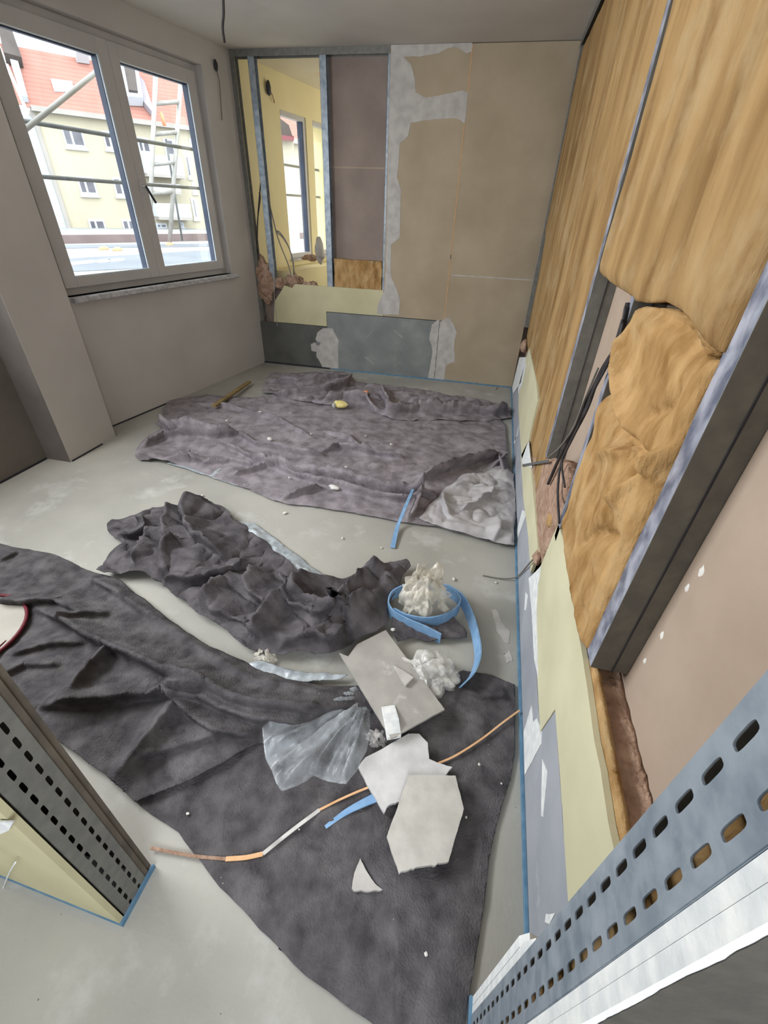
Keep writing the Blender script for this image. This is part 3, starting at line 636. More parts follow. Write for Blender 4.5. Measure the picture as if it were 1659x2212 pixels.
# dusty wool ledge in the cavity beside the nearest stud
U, V, Hh, q = sheet([(XR + .027, .24), (XR + .0745, .24), (XR + .0745, .735), (XR + .027, .735)], .006, (), (('f', .022, .04, 5), ('r', .01, .05, 8)), 0, .0, 5)
o = mk('insulation_ledge', *solid_shift(np.stack([U, V, Hh + .655], 1), q, (0, 0, -.3)), M['woolb'], None, True); tag(o, 'dusty brown wool packed in the wall cavity below the nearest stud', 'insulation')
U, V, Hh, q = sheet([(.25, .1), (.74, .1), (.735, .682), (.25, .668)], .008, (), (('f', .006, .03, 15),), 0, .002, 5)
o = mk('insulation_edge', *solid_shift(np.stack([XR + .0135 - Hh * .1, U, V], 1), q[:, ::-1], (.012, 0, 0)), M['wool2'], None, True); tag(o, 'orange rim of wool showing above the large pale green board', 'insulation')
lump('filler_lump', 'round pink-brown foam lump stuck in the far corner of the right wall', 'filler', onx(1133, 748, XR + .0) + np.array([.0, 0, 0]), (.035, .07, .055), M['woolb'], 5, .25, .06, 4)
lump('wool_tuft', 'brown wool tuft where the cable leaves the right wall', 'insulation', onx(1160, 1205, XR + .0), (.014, .035, .03), M['woolb'], 8, .6, .03, 3)
lump('wool_tuft', 'brown wool tuft under the cable ends beside the pointed green board', 'insulation', onx(1190, 1125, XR + .01), (.014, .04, .03), M['wool2'], 9, .6, .03, 3)

# cables on the right wall
def cable(name, label, pts, r, m, group=None, cat='cable'):
    o = B().tube(smooth_path(pts, 8), r, 8).build(name, M[m], None, True); tag(o, label, cat, group); return o
def cx(L, x): return [onx(a, b, xx) for (a, b), xx in zip(L, x if hasattr(x, '__len__') else [x] * len(L))]
cable('cable', 'thickest black cable of the bundle crossing the second stud', cx([(1356, 655), (1338, 735), (1300, 800), (1262, 880), (1228, 950), (1208, 990), (1184, 1045)], XR - .004), .0062, 'blk', 'cable bundle on the right wall')
cable('cable', 'dark cable of the bundle whose end hangs farthest down beside the wool', cx([(1352, 662), (1334, 742), (1294, 815), (1268, 885), (1232, 955), (1212, 1000), (1205, 1060), (1208, 1130)], XR - .009), .0042, 'blk', 'cable bundle on the right wall')
cable('cable', 'dark cable of the bundle with a short looped end', cx([(1345, 690), (1318, 775), (1282, 845), (1245, 930), (1218, 985), (1214, 1010), (1220, 1052)], XR - .012), .0038, 'blk', 'cable bundle on the right wall')
cable('cable', 'pale grey wire running along the black bundle on the right wall', cx([(1292, 795), (1262, 865), (1238, 925), (1210, 965), (1188, 985), (1180, 990)], XR - .014), .003, 'gcable')
B_ = B().prism([onx(a, b, XR - .002) for a, b in [(1130, 1003), (1130, 1008), (1186, 999), (1186, 993)]], (-.004, 0, 0)).build('metal_bracket', M['scafd']); tag(B_, 'grey horizontal rod sticking out under the second stud', 'rod')
cable('cable', 'grey cable coming out of the right wall foot and lying on the screed', [onx(1160, 1203, XR), onx(1148, 1212, XR - .01), onz(1118, 1245, .05), onz(1095, 1250, .012), onz(1070, 1248, .005), onz(1043, 1243, .004)], .0035, 'gcable')
cable('cable', 'fine pale wires lying at the back corner of the floor', [onz(1112, 822, .04), onz(1098, 822, .03), onz(1080, 830, .01), onz(1070, 842, .004)], .0025, 'stripw')

# ================================================================== DOORWAY JAMBS
def slot_plate(x, y0, y1, z0, z1, rows, pitch, sl, sw, t=.002):
    """perforated web in the plane X = x with rounded slots (real holes)"""
    b = B(); n = 16
    bounds = [y0] + [(rows[i] + rows[i + 1]) / 2 for i in range(len(rows) - 1)] + [y1]
    nz = int((z1 - z0) / pitch)
    def quad(a0, a1, c0, c1): b.add([(x, a0, c0), (x, a1, c0), (x, a1, c1), (x, a0, c1)], [(0, 1, 2, 3)])
    for ri, yc in enumerate(rows):
        a0, a1 = bounds[ri], bounds[ri + 1]; off = (ri % 2) * pitch * .5
        for k in range(nz):
            c0 = z0 + k * pitch; c1 = c0 + pitch; zc = (c0 + c1) / 2
            inn, out = [], []
            for i in range(n):
                a = 2 * math.pi * (i + .5) / n; ca, sa = math.cos(a), math.sin(a)
                hy, hz = sw / 2, sl / 2; r = sw * .42
                # superellipse slot
                e = .5; iy = math.copysign(abs(ca) ** e, ca) * hy; iz = math.copysign(abs(sa) ** e, sa) * hz
                inn.append((yc + iy, zc + iz))
                s_ = 1 / max(abs(ca), abs(sa)); oy = ca * s_; oz = sa * s_
                out.append(((a1 if oy > 0 else a0) if abs(oy) > .999 else yc + oy * ((a1 - yc) if oy > 0 else (yc - a0)), zc + oz * pitch / 2))
            vs = [(x, *p) for p in inn] + [(x, *p) for p in out] + [(x, a0, c0), (x, a1, c0), (x, a1, c1), (x, a0, c1)]
            fs = []
            for i in range(n):
                j = (i + 1) % n; fs.append((i, j, n + j, n + i))
            # corner triangles
            for ci, (yy, zc_) in enumerate(((a0, c0), (a1, c0), (a1, c1), (a0, c1))):
                best = None
                for i in range(n):
                    j = (i + 1) % n; p, q_ = out[i], out[j]
                    if (abs(p[0] - yy) < 1e-6 and abs(q_[1] - zc_) < 1e-6) or (abs(q_[0] - yy) < 1e-6 and abs(p[1] - zc_) < 1e-6): best = (i, j)
                if best: fs.append((n + best[0], n + best[1], 2 * n + ci))
            b.add(vs, fs)
    quad(y0, y1, z0 + nz * pitch, z1) if z0 + nz * pitch < z1 - 1e-4 else None
    return b
def jamb(label, x, sgn, y0, y1, rows, zt, m='galv', pitch=.0465):
    o = empty('perforated_stud', (x, (y0 + y1) / 2, 0)); tag(o, label, 'metal stud')
    wbm = slot_plate(x, y0, y1, 0.0, zt, rows, pitch, .031, .0085).build('web', M[m], o)
    md = wbm.modifiers.new('thickness', 'SOLIDIFY'); md.thickness = .002; md.offset = 0
    xa, xb = sorted((x, x + sgn * .04))
    B().box(xa, xb, y0 - .001, y0 + .001, 0, zt).build('flange', M[m], o); B().box(xa, xb, y1 - .001, y1 + .001, 0, zt).build('flange', M[m], o)
    return o
XJR, XJL = .20, -.665
jamb('perforated galvanised doorway profile close on the right, with two rows of slots', XJR, 1, .146, .2165, (.163, .198), ZC)
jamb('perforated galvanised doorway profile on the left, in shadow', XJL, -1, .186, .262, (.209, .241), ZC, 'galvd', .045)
# boards of the doorway partition
r1 = B().box(XJR - .001, 1.5, .1175, .1315, .0, ZC).build('plasterboard', M['core']); tag(r1, 'outer white-edged board of the doorway partition on the right, hall side', 'plasterboard')
r2 = B().box(XJR, 1.5, .1325, .1445, 0, ZC).build('plasterboard', M['core']); tag(r2, 'inner white-edged board of the doorway partition, next to the perforated profile', 'plasterboard')
# the hall side face in its paper, with a ragged cut edge
zs = np.linspace(0, ZC, 260); r_ = random.Random(4); e = [(XJR + .003 + .006 * float(fbm(0.3, z, .09, 6)) + .003 * float(fbm(.3, z, .012, 8)), z) for z in zs]
mk('face_paper', [(a, .1168, z) for a, z in e] + [(1.5, .1168, z) for z in zs], [(i, i + 260, i + 261, i + 1) for i in range(259)], M['hallboard'], r1)
for k, (ya, yb, zt, lab) in enumerate(((.2175, .230, .60, 'inner broken white board end on the room side of the right door jamb'), (.231, .2445, .56, 'outer broken white board end on the room side of the right door jamb'))):
    P = [(XJR, 0), (XR - .016, 0), (XR - .016, zt * .95), (.28, zt), (.25, zt - .015), (XJR + .01, zt + .01), (XJR, zt - .02)]
    o = B().prism([(a, ya, b) for a, b in P], (0, yb - ya, 0)).build('plasterboard_offcut', M['core']); tag(o, lab, 'plasterboard')
strip('foam_edge_strip', 'blue foam edge strip under the right door jamb', (XJR - .006, .118, 0), (XJR - .006, .246, 0), (1, 0, 0), .03, .006)
U, V, Hh, q = sheet([(.148, .02), (.214, .02), (.214, ZC - .02), (.148, ZC - .02)], .012, (), (('f', .03, .06, 2), ('r', .02, .09, 6)), 0, 0, 5)
o = mk('insulation_batt', *solid_shift(np.stack([XJR + .045 - Hh * .6, U, V], 1), q[:, ::-1], (.07, 0, 0)), M['wool2'], None, True); tag(o, 'yellow wool inside the right door jamb, seen through its slots', 'insulation')
# left side
l1 = B().hexa([(XJL, .168, .015), (-1.9, .20, .015), (-1.9, .2125, .015), (XJL, .1805, .015), (XJL, .168, ZC), (-1.9, .20, ZC), (-1.9, .2125, ZC), (XJL, .1805, ZC)]).build('plasterboard', M['green'])
tag(l1, 'pale green board of the left doorway partition, facing the hall', 'plasterboard')
for k, (ya, yb, lab) in enumerate(((.2635, .2755, 'inner room-side board edge of the left doorway partition'), (.2765, .2895, 'outer room-side board edge of the left doorway partition'))):
    o = B().box(-1.9, XJL - .001 - .004 * k, ya, yb, .012, ZC).build('plasterboard', M['dusty']); tag(o, lab, 'plasterboard')
strip('foam_edge_strip', 'pale blue edge strip under the hall side of the left partition', (XJL, .166, 0), (-1.9, .198, 0), (0, 1, 0), .014, .006)
strip('foam_edge_strip', 'dark blue edge strip under the left door jamb', (XJL, .166, 0), (XJL, .292, 0), (1, 0, 0), .02, .005, 'tape')
tk = B().box(-1.88, XJL - .045, .20, .262, 0, .04).build('bottom_track', M['galvd']); tag(tk, 'steel floor track inside the left doorway partition', 'metal track')
# torn white paper curl at left edge
c = onx(22, 1782, XJL); P = [onp(a, b, np.array([XJL, .166, 0]), np.array([0, 1., 0])) for a, b in [(0, 1772), (32, 1772), (22, 1790), (0, 1800)]]
tag(B().prism(P, (0, -.003, 0)).build('paper_tear', M['core'], None), 'torn white paper corner on the left pale green board', 'paper')
cable('thread', 'thin white thread hanging over the left board edge to the floor', [ony(34, 1862, .16), ony(20, 1885, .155), onz(8, 1915, .01), onz(-4, 1945, .003)], .0016, 'core', None, 'thread')

# ================================================================== CLOTHS
cA = cloth('drop_cloth', [(337, 916), (352, 902), (352, 885), (366, 870), (395, 863), (445, 856), (490, 859), (545, 863), (600, 852), (700, 860), (900, 880), (1075, 905), (1092, 925), (1096, 1000), (1108, 1035), (1111, 1100), (1106, 1183), (1060, 1174), (1000, 1157), (930, 1140), (870, 1132), (800, 1118), (700, 1102), (620, 1092), (590, 1085), (540, 1060), (500, 1048), (450, 1030), (405, 1012), (350, 1003), (303, 998), (294, 988), (300, 965), (325, 942), (350, 930)],
      M['cloth'], .004, .0075, seed=11, edge_lift=.012,
      folds=[(P_, a_ * 2.0, wa_ * .7, wb_ * .75) for P_, a_, wa_, wb_ in [ffold(*f) for f in (
          ([(345, 920), (400, 938), (470, 946), (520, 940)], .07, .035, .07), ([(297, 985), (350, 1000), (420, 998), (450, 1002)], .05, .02, .06), ([(300, 970), (350, 945), (420, 940)], .04, .03, .03),
          ([(520, 940), (560, 965), (640, 980), (700, 985)], .04, .018, .03), ([(470, 960), (520, 975), (560, 1000), (600, 1005)], .035, .016, .03),
          ([(560, 1000), (640, 1022), (740, 1042), (850, 1066), (940, 1072)], .06, .018, .045), ([(600, 1015), (660, 1035), (760, 1062), (860, 1082), (920, 1080)], .04, .015, .03),
          ([(690, 980), (730, 968), (800, 980), (870, 992)], .04, .018, .03), ([(900, 1040), (960, 1020), (1020, 1000), (1075, 985)], .06, .022, .05), ([(1060, 1010), (1085, 990), (1090, 1020)], .05, .02, .02),
          ([(600, 1082), (640, 1068), (690, 1055)], .03, .014, .02), ([(440, 1005), (500, 1000), (560, 1010)], .025, .015, .02), ([(500, 1030), (580, 1005)], .02, .012, .02),
          ([(700, 930), (760, 950), (800, 985)], .02, .02, .03), ([(420, 870), (500, 880), (600, 905), (680, 950)], .02, .03, .03), ([(880, 1120), (892, 1085), (905, 1060)], .05, .018, .02))]],
      crumple=(('v', .016, .30, 3), ('v', .006, .12, 13), ('f', .006, .04, 23)))
tag(cA, 'large far dark grey fleece drop cloth spread in front of the back wall', 'drop cloth')
cloth('film_side', [(905, 1131), (930, 1098), (965, 1062), (1000, 1035), (1045, 1030), (1080, 1010), (1108, 1035), (1112, 1100), (1107, 1186), (1092, 1187), (1062, 1180), (1055, 1176), (1000, 1161), (935, 1143)], M['under'], .022, .0075, seed=5, parent=cA, edge_lift=.01,
      folds=[ffold(*f) for f in (([(960, 1070), (962, 1100), (975, 1125)], .045, .02, .02), ([(970, 1060), (1010, 1058), (1050, 1065)], .04, .02, .025), ([(985, 1112), (1020, 1098), (1050, 1080), (1060, 1065)], .045, .018, .03), ([(1062, 1180), (1068, 1150), (1060, 1130)], .05, .02, .02), ([(1100, 1180), (1108, 1120)], .03, .02, .02), ([(1000, 1035), (1090, 1030)], .02, .02, .03))],
      crumple=(('v', .03, .14, 3), ('v', .012, .06, 9)))['label'] = 'pale film side of the cloth turned up at the corner'
cloth('film_edge', [(362, 1003), (417, 996), (470, 1008), (500, 1022), (532, 1052), (520, 1055), (470, 1039), (410, 1018)], M['filmw'], .010, .008, seed=6, parent=cA, crumple=(('r', .012, .1, 3),))['label'] = 'pale film edge sticking out'
cD = cloth('drop_cloth', [(566, 852), (572, 832), (585, 812), (640, 811), (700, 806), (752, 811), (768, 832), (800, 833), (880, 845), (960, 856), (1040, 870), (1100, 886), (1103, 905), (1060, 915), (960, 914), (850, 912), (828, 905), (800, 888), (690, 880), (640, 870)], M['cloth'], .006, .009, seed=17, edge_lift=.03, edge_wob=.03,
      folds=[(P_, a_ * 1.4, wa_ * .7, wb_ * .8) for P_, a_, wa_, wb_ in [ffold(*f) for f in (([(570, 858), (640, 856), (700, 850), (740, 838), (760, 822)], .07, .025, .06), ([(590, 825), (640, 830), (700, 822), (750, 815)], .05, .03, .05), ([(828, 902), (900, 893), (1000, 895), (1060, 900), (1100, 892)], .09, .03, .07), ([(690, 875), (740, 868), (800, 876), (815, 895)], .08, .03, .06), ([(830, 850), (850, 880), (835, 905)], .07, .025, .04), ([(880, 870), (950, 878), (1050, 885)], .06, .03, .05), ([(640, 880), (720, 862), (800, 860)], .03, .02, .04))]],
      crumple=(('v', .03, .2, 7), ('v', .012, .09, 17), ('f', .01, .04, 27)), shift=.015)
tag(cD, 'bunched dark grey fleece drop cloth nearest the back wall', 'drop cloth')

def B_fn(U, V, Hh, d, ins):
    return Hh
cB = cloth('drop_cloth', [(238, 1150), (250, 1135), (300, 1128), (335, 1105), (400, 1108), (445, 1093), (480, 1110), (520, 1140), (600, 1200), (640, 1240), (680, 1258), (735, 1268), (770, 1250), (830, 1232), (880, 1222), (890, 1240), (850, 1290), (838, 1330), (835, 1365), (790, 1385), (740, 1425), (680, 1432), (600, 1428), (560, 1418), (500, 1385), (440, 1345), (390, 1310), (355, 1265), (290, 1258), (215, 1250), (250, 1205), (268, 1185)],
      M['clothb'], .006, .0055, seed=29, edge_lift=.05, edge_wob=.03, shift=.035, shift_s=.09,
      folds=[ffold(*f) for f in (([(305, 1128), (335, 1160), (330, 1210), (300, 1250)], .07, .03, .05), ([(400, 1108), (375, 1140), (400, 1190), (370, 1235)], .10, .035, .06), ([(445, 1100), (420, 1125), (450, 1180), (500, 1220)], .09, .03, .06), ([(355, 1262), (420, 1268), (480, 1255), (530, 1225)], .07, .022, .05),
          ([(530, 1250), (480, 1300), (440, 1340)], .07, .02, .05), ([(560, 1230), (560, 1290), (590, 1330)], .08, .022, .04), ([(620, 1260), (650, 1300), (600, 1360), (570, 1410)], .09, .025, .05), ([(680, 1262), (660, 1310), (720, 1345), (740, 1300)], .10, .025, .05), ([(640, 1330), (700, 1350), (735, 1345)], .07, .02, .04),
          ([(830, 1240), (800, 1280), (760, 1330), (715, 1360)], .13, .03, .06), ([(850, 1270), (820, 1320), (770, 1350)], .08, .03, .04), ([(600, 1410), (660, 1395), (720, 1400), (745, 1370)], .06, .02, .04), ([(480, 1330), (540, 1350), (590, 1400)], .05, .02, .04), ([(870, 1240), (850, 1275)], .07, .03, .04), ([(250, 1165), (300, 1160), (330, 1140)], .06, .02, .04))],
      crumple=(('v', .055, .24, 3), ('v', .02, .11, 13), ('f', .008, .04, 23)))
tag(cB, 'crumpled dark fleece drop cloth heaped in the middle of the floor', 'drop cloth')
cloth('film_edge', [(498, 1130), (548, 1133), (585, 1158), (640, 1202), (706, 1252), (668, 1264), (600, 1218), (540, 1172)], M['filmw'], .008, .008, seed=6, parent=cB, crumple=(('r', .035, .1, 3),))['label'] = 'milky film edge of the cloth'
cloth('film_edge', [(533, 1443), (560, 1436), (600, 1448), (640, 1462), (700, 1466), (752, 1464), (735, 1474), (690, 1481), (640, 1484), (575, 1468)], M['filmw'], .018, .006, seed=16, parent=cB, crumple=(('r', .03, .05, 5), ('r', .01, .02, 6)))['label'] = 'crinkled milky film edge of the cloth'
cC2 = cloth('drop_cloth', [(330, 1600), (292, 1732), (384, 1800), (460, 1898), (560, 2010), (660, 2108), (760, 2184), (850, 2250), (1000, 2250), (1012, 2160), (1030, 2060), (1045, 1960), (1055, 1860), (1070, 1790), (1098, 1690), (1110, 1620), (1112, 1482), (1060, 1462), (1000, 1452), (940, 1470), (800, 1480), (700, 1500), (500, 1560)],
      M['clothd'], .003, .0065, seed=37, edge_lift=.004, edge_wob=.006,
      folds=[ffold(*f) for f in (([(805, 1745), (795, 1850), (840, 1930), (835, 2040), (820, 2130)], .012, .008, .03), ([(860, 1960), (868, 2080), (865, 2210)], .02, .012, .03), ([(640, 1700), (700, 1760), (800, 1800)], .006, .03, .03), ([(1000, 1700), (1040, 1800), (1035, 1900)], .010, .02, .03), ([(980, 1480), (1040, 1500), (1100, 1500)], .02, .02, .04))],
      crumple=(('r', .008, .16, 3), ('f', .006, .06, 13)))
tag(cC2, 'flat dark fleece drop cloth nearest the camera, its long edge running diagonally over the screed', 'drop cloth')
cC1 = cloth('drop_cloth', [(-160, 1150), (0, 1181), (40, 1190), (110, 1202), (208, 1243), (262, 1262), (330, 1318), (440, 1400), (540, 1443), (620, 1478), (700, 1492), (800, 1490), (825, 1510), (800, 1545), (700, 1565), (640, 1588), (560, 1614), (420, 1692), (296, 1737), (276, 1718), (246, 1690), (180, 1640), (60, 1560), (0, 1500), (-160, 1400)],
      M['clothd'], .012, .0062, seed=41, edge_lift=.008, edge_wob=.008,
      folds=[(P_, a_ * 1.25, wa_ * .8, wb_ * .8) for P_, a_, wa_, wb_ in [ffold(*f) for f in (([(195, 1247), (260, 1280), (340, 1335), (450, 1412), (560, 1470), (700, 1503), (790, 1500)], .045, .035, .05), ([(90, 1318), (150, 1340), (230, 1385), (330, 1432), (450, 1478), (560, 1520), (700, 1535), (800, 1525)], .075, .045, .07), ([(330, 1500), (450, 1510), (560, 1555), (660, 1565), (740, 1550)], .05, .03, .04),
          ([(95, 1530), (160, 1520), (250, 1510), (375, 1492), (470, 1490)], .055, .018, .07), ([(238, 1695), (300, 1610), (345, 1555), (375, 1508)], .055, .08, .022), ([(165, 1505), (190, 1450), (232, 1405), (245, 1400)], .055, .07, .02), ([(0, 1305), (60, 1308), (140, 1302), (210, 1335)], .045, .02, .05),
          ([(378, 1495), (420, 1540), (480, 1580), (560, 1590)], .05, .025, .04), ([(30, 1420), (100, 1400), (190, 1392)], .025, .012, .04), ([(0, 1470), (60, 1440), (140, 1440)], .02, .02, .04), ([(150, 1352), (200, 1335), (245, 1330)], .03, .012, .03), ([(0, 1215), (40, 1195)], .02, .01, .03), ([(296, 1735), (420, 1690), (560, 1612)], .025, .02, .03), ([(300, 1640), (420, 1600), (480, 1585)], .02, .02, .05))]],
      crumple=(('v', .016, .28, 3), ('f', .01, .07, 13), ('f', .004, .02, 33)))
tag(cC1, 'dark fleece drop cloth with long folds, lying on the left between jamb and heap', 'drop cloth')
# short flap of cloth beside the blue loop
o = cloth('drop_cloth', [(842, 1325), (880, 1345), (920, 1340), (980, 1345), (1006, 1372), (1008, 1388), (960, 1392), (920, 1392), (890, 1385), (860, 1395), (848, 1370)], M['clothb'], .004, .007, seed=57, edge_lift=.03, edge_wob=.02, crumple=(('r', .05, .09, 3), ('f', .02, .05, 5)))
tag(o, 'small dark cloth scrap lying under the blue foam loop', 'cloth')

# ================================================================== PLASTIC AND FOAM
zp = lambda L: [(540 + a / 3.456, 1380 + b / 3.456) for a, b in L]
fc = onz(800, 1500, .04)[:2]
def fan(U, V, Hh, d, ins):
    a = np.arctan2(V - fc[1], U - fc[0]); r = np.hypot(V - fc[1], U - fc[0])
    w = np.abs(2 * vnoise(a * 9, r * 2.0, 1.0, 3) - 1) + .5 * np.abs(2 * vnoise(a * 24, r * 2.5, 1.0, 5) - 1)
    return Hh * .6 + .045 * w * np.clip(r / .12, .3, 1) * np.where(ins, np.clip(d / .03, .15, 1), .15)
o = cloth('plastic_film', zp([(100, 610), (260, 580), (440, 600), (520, 500), (680, 400), (790, 370), (900, 560), (890, 700), (860, 850), (800, 1000), (720, 1110), (600, 1090), (480, 1040), (440, 1070), (250, 1140), (200, 1080), (110, 900), (95, 740)]), M['film'], .035, .005, seed=61, thick=.0, edge_wob=.012, crumple=(('r', .02, .08, 4),), fn=fan, outline_z=.03, shift=.008)
tag(o, 'fan-shaped sheet of wrinkled clear plastic film lying on the dark cloth', 'plastic film')
def blob(name, label, px, py, r, m, seed, amp, s, z, sub=5):
    c = onz(px, py, z); return lump(name, label, 'plastic film', c, r, m, seed, amp, s, sub, squash=-z + .004)
def film_clump(name, label, px, py, z, rad, m, seed, n=7, flare=.25, res=26, cat='plastic film'):
    """crumpled film: several creased leaves curving around one centre"""
    r_ = np.random.RandomState(seed); c = onz(px, py, z); V = []; Fq = []
    for k in range(n):
        th = 2 * math.pi * (k + r_.uniform(-.3, .3)) / n; el = r_.uniform(.15, 1.25)
        dv = Vector((math.cos(th) * math.cos(el), math.sin(th) * math.cos(el), math.sin(el))); a = dv.orthogonal().normalized(); b = dv.cross(a)
        a, b = (a * math.cos(k) + b * math.sin(k)), (b * math.cos(k) - a * math.sin(k))
        g = np.linspace(-1, 1, res); A_, B_2 = np.meshgrid(g, g, indexing='ij'); wd_ = r_.uniform(.7, 1.05); A_ = A_ * wd_; B_2 = B_2 * r_.uniform(.6, .9)
        cr = np.abs(2 * fbm(A_ + k * 3.1, B_2 + k * 1.7, .75, seed + k, 3) - 1) ** .7
        rr_ = .62 + .55 * cr + flare * (A_ ** 2 + B_2 ** 2) * r_.uniform(-.4, 1)
        D = np.array(dv)[:, None, None] + np.array(a)[:, None, None] * A_ + np.array(b)[:, None, None] * B_2
        D = D / np.linalg.norm(D, axis=0) * rr_; P = np.moveaxis(D, 0, -1).reshape(-1, 3) * np.array(rad) + c
        P[:, 2] = np.maximum(P[:, 2], .006); o_ = len(V) * res * res; V.append(P)
        i_ = np.arange(res * res).reshape(res, res); Fq.append(np.stack([i_[:-1, :-1], i_[1:, :-1], i_[1:, 1:], i_[:-1, 1:]], -1).reshape(-1, 4) + o_)
    o = mk(name, np.concatenate(V), np.concatenate(Fq), m, None, True); tag(o, label, cat); return o
def ribbon(path, hgt, t, lean=0.0):
    """strip standing on its edge along a floor path; returns B"""
    P = smooth_path(path, 7); b = B(); vs = []; n = len(P)
    for i, p in enumerate(P):
        tg = P[min(i + 1, n - 1)] - P[max(i - 1, 0)]; tg[2] = 0; tg = tg / (np.linalg.norm(tg) + 1e-9); nn = np.array([-tg[1], tg[0], 0])
        up_ = np.array([0, 0, hgt]) + nn * lean
        vs += [p - nn * t / 2, p + nn * t / 2, p + nn * t / 2 + up_, p - nn * t / 2 + up_]
    fs = []
    for i in range(n - 1):
        for k in range(4): fs.append((4 * i + k, 4 * i + (k + 1) % 4, 4 * i + 4 + (k + 1) % 4, 4 * i + 4 + k))
    fs += [(0, 3, 2, 1), (4 * n - 4, 4 * n - 3, 4 * n - 2, 4 * n - 1)]
    b.add(vs, fs); return b
film_clump('plastic_bag', 'crumpled milky plastic bag standing inside the blue foam loop', 918, 1290, .09, (.095, .085, .165), M['film2'], 71, 9, .35)
film_clump('plastic_film', 'clump of crumpled clear film between the blue loop and the grey board scrap', 932, 1455, .02, (.115, .10, .075), M['film3'], 73, 8, .3)
film_clump('plastic_film', 'small clear film scrap beside the curled white block', 812, 1598, .01, (.04, .035, .04), M['film3'], 79, 4, .3, 16)
film_clump('plastic_film', 'little milky film lump on the edge of the crumpled cloth', 572, 1420, .01, (.045, .035, .045), M['film2'], 81, 4, .3, 16)
lp = [(950, 1390, .004), (915, 1372, .008), (878, 1356, .012), (848, 1338, .014), (838, 1316, .016), (852, 1292, .016), (900, 1276, .016), (950, 1280, .016), (984, 1300, .016), (990, 1320, .014), (968, 1342, .014), (925, 1354, .014), (880, 1348, .014), (850, 1334, .014)]
bl = ribbon([onz(a, b, z) for a, b, z in lp], .060, .006)
b2 = ribbon([onz(a, b, z) for a, b, z in [(960, 1282, .02), (990, 1302, .016), (1010, 1340, .012), (1022, 1385, .01), (1026, 1425, .008), (1014, 1462, .01), (990, 1488, .02)]], .048, .006, .016)
bl.add(b2.v, b2.f); o = bl.build('foam_strip', M['blue'], None, True); tag(o, 'blue foam strip coiled into a loop around the milky bag', 'foam strip')
md = o.modifiers.new('edges', 'EDGE_SPLIT'); md.split_angle = math.radians(50)
def flat_strip(path, w, t=.005):
    P = smooth_path(path, 6); b = B(); vs = []; n = len(P)
    W_ = w if hasattr(w, '__len__') else [w, w]
    for i, p in enumerate(P):
        tg = P[min(i + 1, n - 1)] - P[max(i - 1, 0)]; tg = tg / (np.linalg.norm(tg) + 1e-9); nn = np.array([-tg[1], tg[0], 0]); ww = W_[0] + (W_[1] - W_[0]) * i / (n - 1)
        u3 = np.array([0, 0, t]); vs += [p - nn * ww / 2, p + nn * ww / 2, p + nn * ww / 2 + u3, p - nn * ww / 2 + u3]
    fs = []
    for i in range(n - 1):
        for k in range(4): fs.append((4 * i + k, 4 * i + (k + 1) % 4, 4 * i + 4 + (k + 1) % 4, 4 * i + 4 + k))
    fs += [(0, 3, 2, 1), (4 * n - 4, 4 * n - 3, 4 * n - 2, 4 * n - 1)]
    b.add(vs, fs); return b
o = flat_strip([onz(a, b, z) for a, b, z in [(892, 1058, .09), (878, 1090, .085), (866, 1120, .05), (858, 1140, .02), (848, 1184, .006)]], (.016, .026)).build('foam_strip', M['blue']); tag(o, 'blue foam strip lying over the front edge of the far cloth', 'foam strip')
o = flat_strip([onz(a, b, z) for a, b, z in [(815, 1722, .015), (780, 1738, .018), (745, 1757, .016), (703, 1788, .012)]], (.026, .010)).build('foam_strip', M['blue']); tag(o, 'short blue foam end poking out from under the broken white board', 'foam strip')

# ------------------------------------------------------------------ board scraps on the cloths
def scrap(name, label, L, z, t, m, rough, seed, dz=0.0, cat='board scrap', jagged=None):
    P = [onz(a, b, z + dz * i) for i, (a, b) in enumerate(L)]; q = []
    for i in range(len(P)):
        a, b = P[i], P[(i + 1) % len(P)]; ln = np.linalg.norm(b - a); k = max(1, int(ln / .006)); amp = rough
        if jagged and i in jagged: amp = rough * 5
        e = (b - a) / (ln + 1e-9); nn = np.array([-e[1], e[0], 0])
        for j in range(k):
            p = a + (b - a) * j / k; w = float(fbm(p[0] * 1.0, p[1], .018, seed)) - .5
            q.append(p + nn * amp * 2 * w * min(1, j, k - j))
    o = B().prism([tuple(p) for p in q][::-1], (0, 0, t)).build(name, M[m]); tag(o, label, cat); return o
scrap('board_scrap', 'rectangular grey board scrap lying in front of the heaped cloth', [(733, 1413), (752, 1421), (771, 1395), (833, 1364), (960, 1535), (878, 1580), (845, 1598), (790, 1508)], .055, .009, 'scrap', .0012, 3)
o = scrap('board_scrap', 'broken white board with a ragged notch, partly under the six-sided piece', zp([(940, 860), (1060, 790), (1180, 722), (1260, 722), (1325, 790), (1335, 910), (1400, 940), (1505, 970), (1450, 1035), (1530, 1040), (1540, 1200), (1180, 1250), (1100, 1230), (1040, 1250), (1000, 1312), (880, 1110), (808, 970), (860, 900)]), .022, .0125, 'core3', .0015, 7, jagged={7, 8, 9, 12, 13})
scrap('board_scrap', 'six-sided white board piece with a torn front edge, nearest the camera', zp([(1185, 1030), (1530, 1035), (1592, 1280), (1480, 1672), (1350, 1700), (1200, 1725), (1112, 1762), (1020, 1490)]), .042, .0125, 'core2', .0015, 9, jagged={3, 4, 5})
scrap('board_shard', 'small white triangular shard lying on the grey board scrap', [(850, 1441), (870, 1452), (893, 1467), (876, 1484), (868, 1474)], .066, .012, 'fill', .001, 4)
scrap('board_shard', 'white triangular shard alone on the dark cloth near the camera', [(778, 1857), (795, 1890), (810, 1912), (826, 1925), (800, 1928), (760, 1922), (765, 1890)], .010, .012, 'fill', .0015, 5, jagged={3, 4})
o = B()
